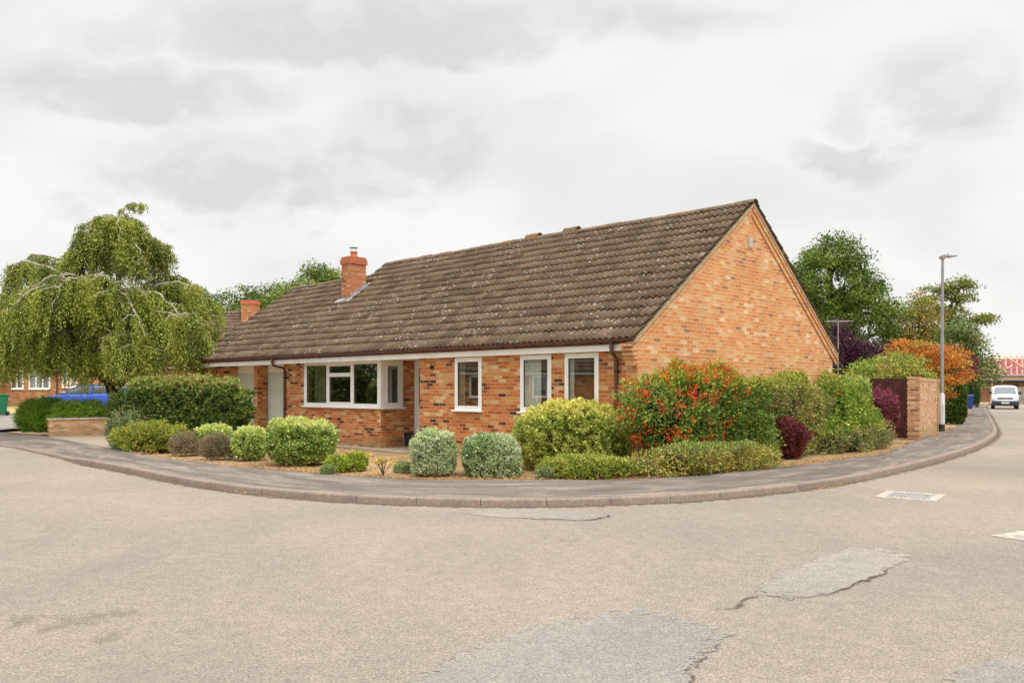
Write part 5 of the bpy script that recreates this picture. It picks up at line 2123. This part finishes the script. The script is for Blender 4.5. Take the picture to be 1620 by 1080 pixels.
tree('oak_tree', 'tall spreading oak right behind the gable roof slope', 17.2, 45, 3.4, .36,
     [(0, 0, 6.6, 2.6, 2.4, 2.3), (-1.7, -.3, 6.7, 1.7, 1.6, 1.9), (-2.4, 0, 7.6, 1.1, 1.2, 1.1), (1.6, 0, 5.9, 1.9, 1.8, 1.7), (.1, 0, 8.5, 1.3, 1.3, 1.25), (2.3, .2, 4.3, 1.5, 1.4, 1.3), (-.6, -.6, 4.4, 2.4, 1.6, 1.4), (.3, -.3, 3.0, 2.8, 1.6, 1.2)],
     OAK, ncl=250, per=230, cl_r=.60, flat=.66, leaf=(.135, .09), seed=55, branches=90, shell=.35)
tree('slender_tree', 'ragged olive tree with brown patches between the oak and the street lamp', 22.0, 46, 2.6, .18,
     [(0, 0, 4.9, 1.5, 1.2, 1.2), (-.6, 0, 3.5, 1.6, 1.2, 1.3), (.8, 0, 3.6, 1.3, 1.2, 1.3), (-1.4, 0, 5.6, .7, .6, .5), (.7, 0, 6.3, .7, .6, .5)],
     DRYGRN, ncl=120, per=110, cl_r=.5, flat=.7, leaf=(.14, .09), seed=56, shell=.25)
tree('pine_tree', 'open-topped tree with flat tiers of foliage standing behind the street lamp', 26.0, 50, 5.4, .20,
     [(-.2, 0, 7.4, 1.2, .9, .32), (1.0, 0, 7.7, .9, .8, .35), (-.9, 0, 6.8, .9, .8, .30), (.9, 0, 6.9, 1.1, .8, .30), (2.1, 0, 5.6, 1.1, .8, .28), (2.9, 0, 5.75, .5, .5, .2), (.1, 0, 6.0, 1.4, 1, .6), (-1.6, 0, 5.9, .9, .8, .45)],
     OLIVE, ncl=88, per=95, cl_r=.42, flat=.45, leaf=(.15, .08), seed=57, shell=.1, branches=70)
tree('broad_tree', 'dense green tree filling the gap below the tiered tree', 24.5, 46.5, 1.8, .2,
     [(0, 0, 3.6, 1.9, 1.5, 1.4), (1.2, 0, 2.6, 1.5, 1.3, 1.1), (-1.4, 0, 3.0, 1.5, 1.2, 1.4), (.4, 0, 4.7, 1.0, .9, .6)],
     [((.17, .25, .06), 3), ((.27, .34, .09), 2), ((.11, .17, .045), 2), ((.42, .32, .14), .8)], ncl=140, per=120, cl_r=.5, flat=.7, leaf=(.14, .09), seed=58, shell=.3)
tree('far_right_tree', 'grey-green tree whose twigs reach towards the unfinished house', 28.6, 57, 2.4, .2,
     [(0, 0, 4.3, 1.6, 1.5, 1.3), (1.6, 0, 5.3, 1.1, 1, .35), (2.2, 0, 4.3, .8, .8, .3), (1.0, 0, 3.3, 1.0, 1, .9), (-1, 0, 2.4, 1.2, 1.2, 1.5), (.6, 0, 2.0, .7, .8, 1.2)],
     [((.14, .24, .07), 3), ((.22, .33, .10), 2), ((.09, .15, .045), 2)], ncl=130, per=115, cl_r=.55, flat=.6, leaf=(.16, .10), seed=59, shell=.3)
tree('far_left_tree', 'dark tree beyond the brick bungalow at the left edge of the photo', -38.5, 66, 3, .3,
     [(0, 0, 6.5, 3.0, 2.4, 3.0), (3.0, 0, 5.0, 1.6, 1.8, 2.0), (-2.5, 0, 6, 2.5, 2, 3)], OLIVE, ncl=120, per=110, cl_r=.9, leaf=(.24, .15), seed=60)
# wood behind the roofs on the left
tl = [(-25.6, 74, 10.2, 2.8), (-21.6, 72, 11.2, 3.0), (-19.2, 70, 10.6, 2.3), (-28.5, 78, 10.0, 2.8)]
for i, (x, y, h, w) in enumerate(tl):
    tree('woodland_tree', ['leftmost of the far trees above the neighbour roof, next to the weeping tree', 'tallest far tree behind the small neighbour chimney',
                           'far tree right of the small neighbour chimney', 'far tree seen just beside the weeping tree crown'][i], x, y, h * .5, .22,
         [(0, 0, h * .78, w * .75, w * .6, h * .20), (-w * .5, 0, h * .62, w * .6, w * .5, h * .18), (w * .5, 0, h * .66, w * .6, w * .5, h * .18), (0, -.5, h * .42, w, w * .6, h * .25)],
         OAK, ncl=120, per=120, cl_r=.75, flat=.6, leaf=(.22, .14), seed=70 + i, group='far trees behind the bungalow roofs', shell=.3)
tree('roofline_tree', 'light green tree top showing over the ridge just left of the tall chimney', -15.2, 66, 5.8, .22,
     [(0, 0, 10.0, 1.7, 1.4, 1.3), (-1.6, 0, 9.2, 1.2, 1.2, .9), (1.4, 0, 9.4, 1.4, 1.2, 1.3), (0, 0, 7.8, 2.6, 1.5, 1.4)],
     [((.22, .32, .06), 3), ((.32, .38, .08), 2), ((.13, .21, .04), 2)], ncl=120, per=110, cl_r=.6, flat=.6, leaf=(.19, .12), seed=80, shell=.3)
# hedge across the road, mirrored in the corner window
bush('tall_hedge', 'tall green hedge across the road, seen only mirrored in the corner window', -29, 28.0, 9, 2.0, 3.4, rot=R(80), pal=HEDGE, leaf=(.18, .12), n=9000, seed=90, p=4, cat='hedge', spikes=60)


# ---------------------------------------------------------------- the weeping tree
def weeping_tree():
    r = np.random.default_rng(77)
    TX, TY = -13.55, 28.3
    S = TY / F_
    root = empty('weeping_tree', (TX, TY, .1), 0, 'large weeping tree with silvery arching limbs and hanging yellow-green foliage', 'tree')
    Xl = lambda px: (px - 810) * S - TX
    Zl = lambda py: CH - (py - YH) * S - .1
    tb, lb = MB(), MB()
    # gnarled leaning trunk
    tb.tube([(Xl(186), 0, -.1), (Xl(185), 0, .7), (Xl(181), .02, 1.2), (Xl(175), 0, 1.75), (Xl(178), 0, 2.4), (Xl(183), 0, 3.4), (Xl(186), 0, 4.6)],
            [.27, .21, .20, .22, .18, .15, .12], 10)
    tb.tube([(Xl(180), 0, 1.3), (Xl(192), .1, 1.8), (Xl(205), .2, 2.5)], [.15, .13, .08], 8)
    tb.tube([(Xl(178), 0, 1.5), (Xl(160), -.1, 1.95), (Xl(140), -.3, 2.7)], [.13, .12, .07], 8)
    tb.build('trunk', M_DKBARK, root)
    lb.tube([(Xl(186), 0, 4.4), (Xl(188), 0, 5.4), (Xl(191), 0, 6.4), (Xl(187), 0, 7.05)], [.12, .09, .07, .03], 8)
    P_, T_, L_ = [], [], []

    def strand(p, length, drift):
        n = int(length / .042) + 2
        t = np.linspace(0, 1, n)
        ph, am = r.uniform(0, 6), r.uniform(.01, .05)
        out = min(.35, length * .25)
        pts = np.stack([p[0] + drift[0] * out * (1 - np.exp(-3 * t)) + am * np.sin(t * 5 + ph),
                        p[1] + drift[1] * out * (1 - np.exp(-3 * t)) + am * np.cos(t * 4 + ph),
                        p[2] + .04 * np.sin(t * 3.1) - length * t ** 1.15], 1)
        P_.append(pts + r.normal(size=pts.shape) * .035)
        T_.append(np.tile([[drift[0] * .3, drift[1] * .3, -.8]], (n, 1)) + r.normal(size=pts.shape) * .36)

    def limb(start, apex, end, rad, hang, width, density=1.0, minhang=.25, subs=6, show=True):
        """an arching limb in local metres, with side limbs and hanging strands"""
        s, a, e = (np.array(q, float) for q in (start, apex, end))
        t = np.linspace(0, 1, 15)[:, None]
        ctrl = 2 * a - .5 * (s + e)
        B = (1 - t) ** 2 * s + 2 * t * (1 - t) * ctrl + t ** 2 * e
        B[1:-1] += r.normal(size=(13, 3)) * .035
        if show: lb.tube([tuple(q) for q in B], list(np.linspace(rad, rad * .3, 15)), 6, False)
        curves = [B[3:]]
        d = e - s
        d[2] = 0
        d /= (np.linalg.norm(d) + 1e-6)
        side = np.array([-d[1], d[0], 0])
        for k_ in range(subs):
            i0 = int(r.uniform(2, 13))
            sg = 1 if k_ % 2 else -1
            ln = width * r.uniform(.5, 1.1)
            q0 = B[i0]
            q2 = q0 + side * sg * ln + d * ln * r.uniform(-.1, .7) + np.array([0, 0, -ln * r.uniform(.1, .45)])
            q1 = (q0 + q2) / 2 + np.array([0, 0, ln * r.uniform(.15, .35)])
            tt = np.linspace(0, 1, 9)[:, None]
            Cc = (1 - tt) ** 2 * q0 + 2 * tt * (1 - tt) * q1 + tt ** 2 * q2
            Cc[1:] += r.normal(size=(8, 3)) * .025
            if show: lb.tube([tuple(q) for q in Cc], list(np.linspace(rad * .42, rad * .12, 9)), 5, False)
            curves.append(Cc)
        for Cc in curves:
            ln = np.linalg.norm(np.diff(Cc, axis=0), axis=1).sum()
            m = int(ln * 6.5 * density) + 2
            u = r.uniform(0, 1, m) * (len(Cc) - 1)
            i = np.minimum(u.astype(int), len(Cc) - 2)
            f = (u - i)[:, None]
            Q = Cc[i] * (1 - f) + Cc[i + 1] * f
            for q in Q:
                dr = r.normal(size=2) * .7 + np.array([d[0], d[1]]) * .35
                hl = hang * r.uniform(minhang, 1.12) ** .8
                for _ in range(6):
                    strand(q + np.r_[r.normal(size=2) * .045, -.02], hl * r.uniform(.75, 1.05), dr + r.normal(size=2) * .16)

    def L(px, y, py):
        return (Xl(px), y, Zl(py))
    # crown top
    for a, c, e in (((186, 0, 400), (152, -.3, 372), (128, -.4, 432)), ((188, 0, 395), (226, .1, 362), (256, .2, 425)), ((188, 0, 372), (202, -.7, 350), (212, -1.1, 392)),
                    ((186, 0, 372), (170, -.7, 350), (160, -1.1, 392)), ((188, 0, 385), (205, .8, 368), (222, 1.2, 415)), ((186, 0, 385), (166, .6, 368), (148, 1.0, 415)),
                    ((187, 0, 352), (202, 0, 342), (216, 0, 360)), ((187, 0, 356), (178, -.2, 344), (168, -.3, 360)), ((187, 0, 418), (225, -.7, 392), (252, -.9, 440)),
                    ((187, 0, 425), (150, -.9, 398), (124, -1.0, 445))):
        limb(L(*a), L(*c), L(*e), .042, 1.25, .48, 1.0, .3, 5)
    # wisps at the very top and right
    limb(L(187, 0, 345), L(205, 0, 322), L(238, 0, 332), .02, .22, .3, .6, .3, 3)
    limb(L(240, .1, 385), L(258, .1, 385), L(272, .1, 412), .02, .35, .3, .7, .3, 3)
    limb(L(150, 0, 378), L(136, 0, 368), L(124, 0, 376), .016, .2, .25, .5, .3, 2)
    # left upper mound
    for a, c, e in (((182, 0, 470), (75, .2, 402), (26, .2, 428)), ((150, 0, 465), (70, -.8, 420), (45, -1.0, 445)), ((160, 0, 470), (85, .9, 425), (60, 1.2, 450))):
        limb(L(*a), L(*c), L(*e), .06, 1.25, .6, .8, .3, 5)
    # right upper mound
    for a, c, e in (((188, 0, 480), (265, .5, 432), (300, .5, 468)), ((188, 0, 485), (285, -.2, 448), (326, -.2, 500)), ((190, 0, 480), (250, 1.2, 440), (290, 1.6, 470))):
        limb(L(*a), L(*c), L(*e), .055, 1.35, .75, .95, .3, 6)
    # the broad middle tier
    for a, c, e in (((180, -.2, 490), (150, -1.3, 444), (85, -1.9, 475)), ((182, -.2, 490), (195, -1.5, 440), (240, -2.0, 498)), ((182, 0, 488), (100, -.7, 452), (35, -1.0, 505)),
                    ((184, 0, 500), (165, -1.9, 452), (150, -2.6, 505)), ((184, 0, 500), (265, -1.0, 470), (330, -1.3, 545)), ((184, 0, 500), (225, -1.6, 470), (280, -2.4, 540)),
                    ((184, 0, 500), (120, -1.8, 462), (75, -2.5, 530)), ((182, 0, 500), (90, 1.0, 470), (40, 1.5, 510)), ((184, 0, 500), (250, 1.2, 480), (300, 1.7, 530))):
        limb(L(*a), L(*c), L(*e), .065, 1.45, .85, .85, .3, 7)
    # low arms
    for a, c, e in (((180, 0, 530), (70, -.8, 495), (-5, -1.0, 540)), ((184, 0, 540), (270, -1.2, 500), (348, -1.4, 520)), ((184, 0, 545), (300, -.6, 515), (350, -.9, 560)),
                    ((180, 0, 545), (60, .3, 520), (-10, .5, 560)), ((180, 0, 550), (110, -1.6, 525), (60, -2.2, 560)), ((184, 0, 555), (235, -1.7, 530), (275, -2.2, 570)),
                    ((184, 0, 520), (280, .8, 500), (322, 1.3, 545)), ((180, 0, 520), (50, -.3, 500), (-25, -.5, 530))):
        limb(L(*a), L(*c), L(*e), .06, 1.75, .85, 1.0, .35, 8)
    limb(L(178, -.3, 585), L(168, -.9, 556), L(150, -1.2, 580), .03, .55, .5, 1.1, .4, 5)
    limb(L(178, -.3, 585), L(186, -.9, 560), L(200, -1.2, 582), .03, .5, .5, 1.1, .4, 5)
    limb(L(178, -.2, 585), L(120, -.8, 562), L(95, -1.0, 585), .03, .4, .5, 1.0, .4, 5)
    lb.build('limbs', M_BIRCH, root)
    P = np.concatenate(P_)
    T = unit(np.concatenate(T_))
    # keep clear of the ground
    ok = P[:, 2] > 1.75 + r.normal(size=len(P)) * .15
    ok |= (P[:, 2] > 1.3) & (np.abs(P[:, 0] + .2) < .5)
    P, T = P[ok], T[ok]
    m = len(P)
    N = unit(r.normal(size=(m, 3)) + np.array([0, -.25, .5]))
    N = unit(N - T * (N * T).sum(1, keepdims=True))
    s = r.uniform(.7, 1.3, m)
    V, F = leaf_quads(P, T, N, .085 * s, .036 * s)
    C = pick_cols(m, WEEP, P * np.array([1, 1, .22]), 3.4, 77, .16)
    fast_mesh('crown', V, F, M_LEAF, root, None, np.repeat(C, 4, 0))
    print('weeping leaves', m)


weeping_tree()


# ---------------------------------------------------------------- dried flower, weeds, fallen leaves, dry grass
def dried_flower():
    x, y = gp(606, 752, .1)
    root = empty('dried_flower_plant', (x, y, .1), 0, 'straggly plant with pale yellow dried flower heads in the dry grass', 'plant')
    r = np.random.default_rng(5)
    mb = MB()
    heads = []
    for i in range(12):
        a = r.uniform(0, 6.28)
        l = r.uniform(.14, .34)
        e = (math.cos(a) * l * .7, math.sin(a) * l * .5, r.uniform(.2, .36))
        mb.tube([(0, 0, 0), (e[0] * .4, e[1] * .4, e[2] * .55), e], [.006, .004, .003], 5)
        heads.append(e)
    mb.build('stems', M_BARK, root)
    for i, hd in enumerate(heads):
        H = np.array(hd) + np.clip(r.normal(size=(60, 3)), -1.4, 1.4) * np.array([.03, .03, .014])
        T = unit(r.normal(size=H.shape) + np.array([0, 0, .6]))
        N = unit(r.normal(size=H.shape))
        N = unit(N - T * (N * T).sum(1, keepdims=True))
        V, F = leaf_quads(H, T, N, .03, .024)
        fast_mesh('flower_head', V, F, M_LEAF, root, None, np.repeat(pick_cols(60, [((.72, .52, .14), 3), ((.60, .50, .20), 2)], None, 1, 3 + i), 4, 0))


dried_flower()
for i, (px, py, s, lab) in enumerate(((687, 748, .26, 'grey-green weed tuft left of the square variegated shrub foot'), (575, 743, .1, ''), (866, 757, .22, 'small silvery weed tuft at the left foot of the low juniper'),
                                      (517, 750, .16, 'small bright weed tuft by the foot of the large green-gold shrub'), (1022, 752, .3, 'silvery weed tuft between the two low junipers by the golden dome'))):
    if not lab: continue
    if i == 0: px = 637
    x, y = gp(px, py, .1)
    bush('weed_tuft', lab, x, y + .1, s * 1.5, s * 1.2, s * .7, pal=[((.40, .46, .22), 2), ((.26, .34, .12), 2), ((.5, .5, .3), 1)], leaf=(.05, .016), n=900, seed=100 + i, core=.55, cat='weed', spikes=0, depth=.25,
         group='weeds along the pavement edge')


def litter():
    """fallen leaves gathered along the back of the pavement, in the gutter and under the shrubs"""
    r = np.random.default_rng(8)
    pts = []
    bl = [gp(x, y, .1) for x, y in back_px[3:]]
    bl = np.array(smooth_line(bl, 10))
    for i in range(len(bl) - 1):
        if bl[i][1] > 34: break
        n = 75
        t = r.uniform(size=n)[:, None]
        q = bl[i] * (1 - t) + bl[i + 1] * t
        d = bl[i + 1] - bl[i]
        nn = np.array([-d[1], d[0]]) / (np.linalg.norm(d) + 1e-6)
        q = q + nn * np.abs(r.normal(size=(n, 1))) * .28 - nn * .04
        pts.append(np.c_[q, np.full(n, .107)])
    # gutter at the kerb foot
    for (a, b, m) in ((40, 62, 30), (112, 125, 60), (128, 140, 20)):
        pass
    kl = kerb_line
    for px, n in ((345, 26), (395, 14), (1300, 70), (1325, 60), (1250, 14), (450, 10), (960, 8), (1180, 10)):
        x, y = gp(px, 0, 0) if False else (0, 0)
        # find the kerb sample whose picture column is px
        cols = 810 + F_ * kl[:, 0] / kl[:, 1]
        ok = np.where(kl[:, 1] < 20)[0]
        i = ok[np.argmin(np.abs(cols[ok] - px))]
        q = kl[i, :2] + tan[i] * r.normal(size=(n, 1)) * .28 - nor[i] * (np.abs(r.normal(size=(n, 1))) * .05 + .02)
        pts.append(np.c_[q, np.full(n, .008)])
    P = np.concatenate(pts)
    m = len(P)
    a = r.uniform(0, 6.28, m)
    T = unit(np.stack([np.cos(a), np.sin(a), r.normal(size=m) * .25], 1))
    N = unit(np.stack([r.normal(size=m) * .3, r.normal(size=m) * .3, np.ones(m)], 1))
    N = unit(N - T * (N * T).sum(1, keepdims=True))
    s = r.uniform(.5, 1.2, m)
    V, F = leaf_quads(P, T, N, .05 * s, .028 * s)
    V[:, 2] = np.maximum(V[:, 2], np.repeat(P[:, 2], 4) - .002)
    C = pick_cols(m, [((.40, .17, .05), 3), ((.55, .34, .14), 3), ((.30, .13, .06), 2), ((.62, .45, .26), 1.5), ((.52, .10, .03), 1)], P * .7, 1.0, 9)
    o = fast_mesh('fallen_leaves', V, F, M_LEAF, None, None, np.repeat(C, 4, 0))
    tag(o, 'dry orange-brown leaves gathered along the pavement edge and kerb', 'fallen leaves', kind='stuff')


litter()


def dry_grass():
    r = np.random.default_rng(18)
    poly = np.array([gp(x, y, .1) for x, y in ((385, 735), (480, 743), (640, 754), (800, 756), (900, 752))] + [uv2w(3.4, -.3), uv2w(11.0, -.4)])
    n = 52000
    lo, hi = poly.min(0), poly.max(0)
    Q = r.uniform(lo, hi, (n, 2))
    inside = np.zeros(n, bool)
    j = len(poly) - 1
    for i in range(len(poly)):
        xi, yi = poly[i]
        xj, yj = poly[j]
        c = ((yi > Q[:, 1]) != (yj > Q[:, 1])) & (Q[:, 0] < (xj - xi) * (Q[:, 1] - yi) / (yj - yi + 1e-9) + xi)
        inside ^= c
        j = i
    Q = Q[inside]
    P = np.c_[Q, np.full(len(Q), .093)]
    keep = wave_noise(P, 2.0, 4) + r.normal(size=len(P)) * .6 > -.6
    P = P[keep]
    m = len(P)
    T = unit(r.normal(size=(m, 3)) * .6 + np.array([0, 0, .7]))
    T[:, 2] = np.abs(T[:, 2])
    N = unit(r.normal(size=(m, 3)))
    N = unit(N - T * (N * T).sum(1, keepdims=True))
    V, F = leaf_quads(P, T, N, .045 * r.uniform(.4, 1.2, m), .008)
    C = pick_cols(m, [((.50, .33, .15), 3), ((.42, .25, .11), 2), ((.60, .45, .24), 2), ((.32, .32, .12), .6)], P, 1.5, 3)
    o = fast_mesh('dry_grass', V, F, M_LEAF, None, None, np.repeat(C, 4, 0))
    tag(o, 'straw-coloured dry grass of the front garden below the corner window', 'grass', kind='stuff')


dry_grass()
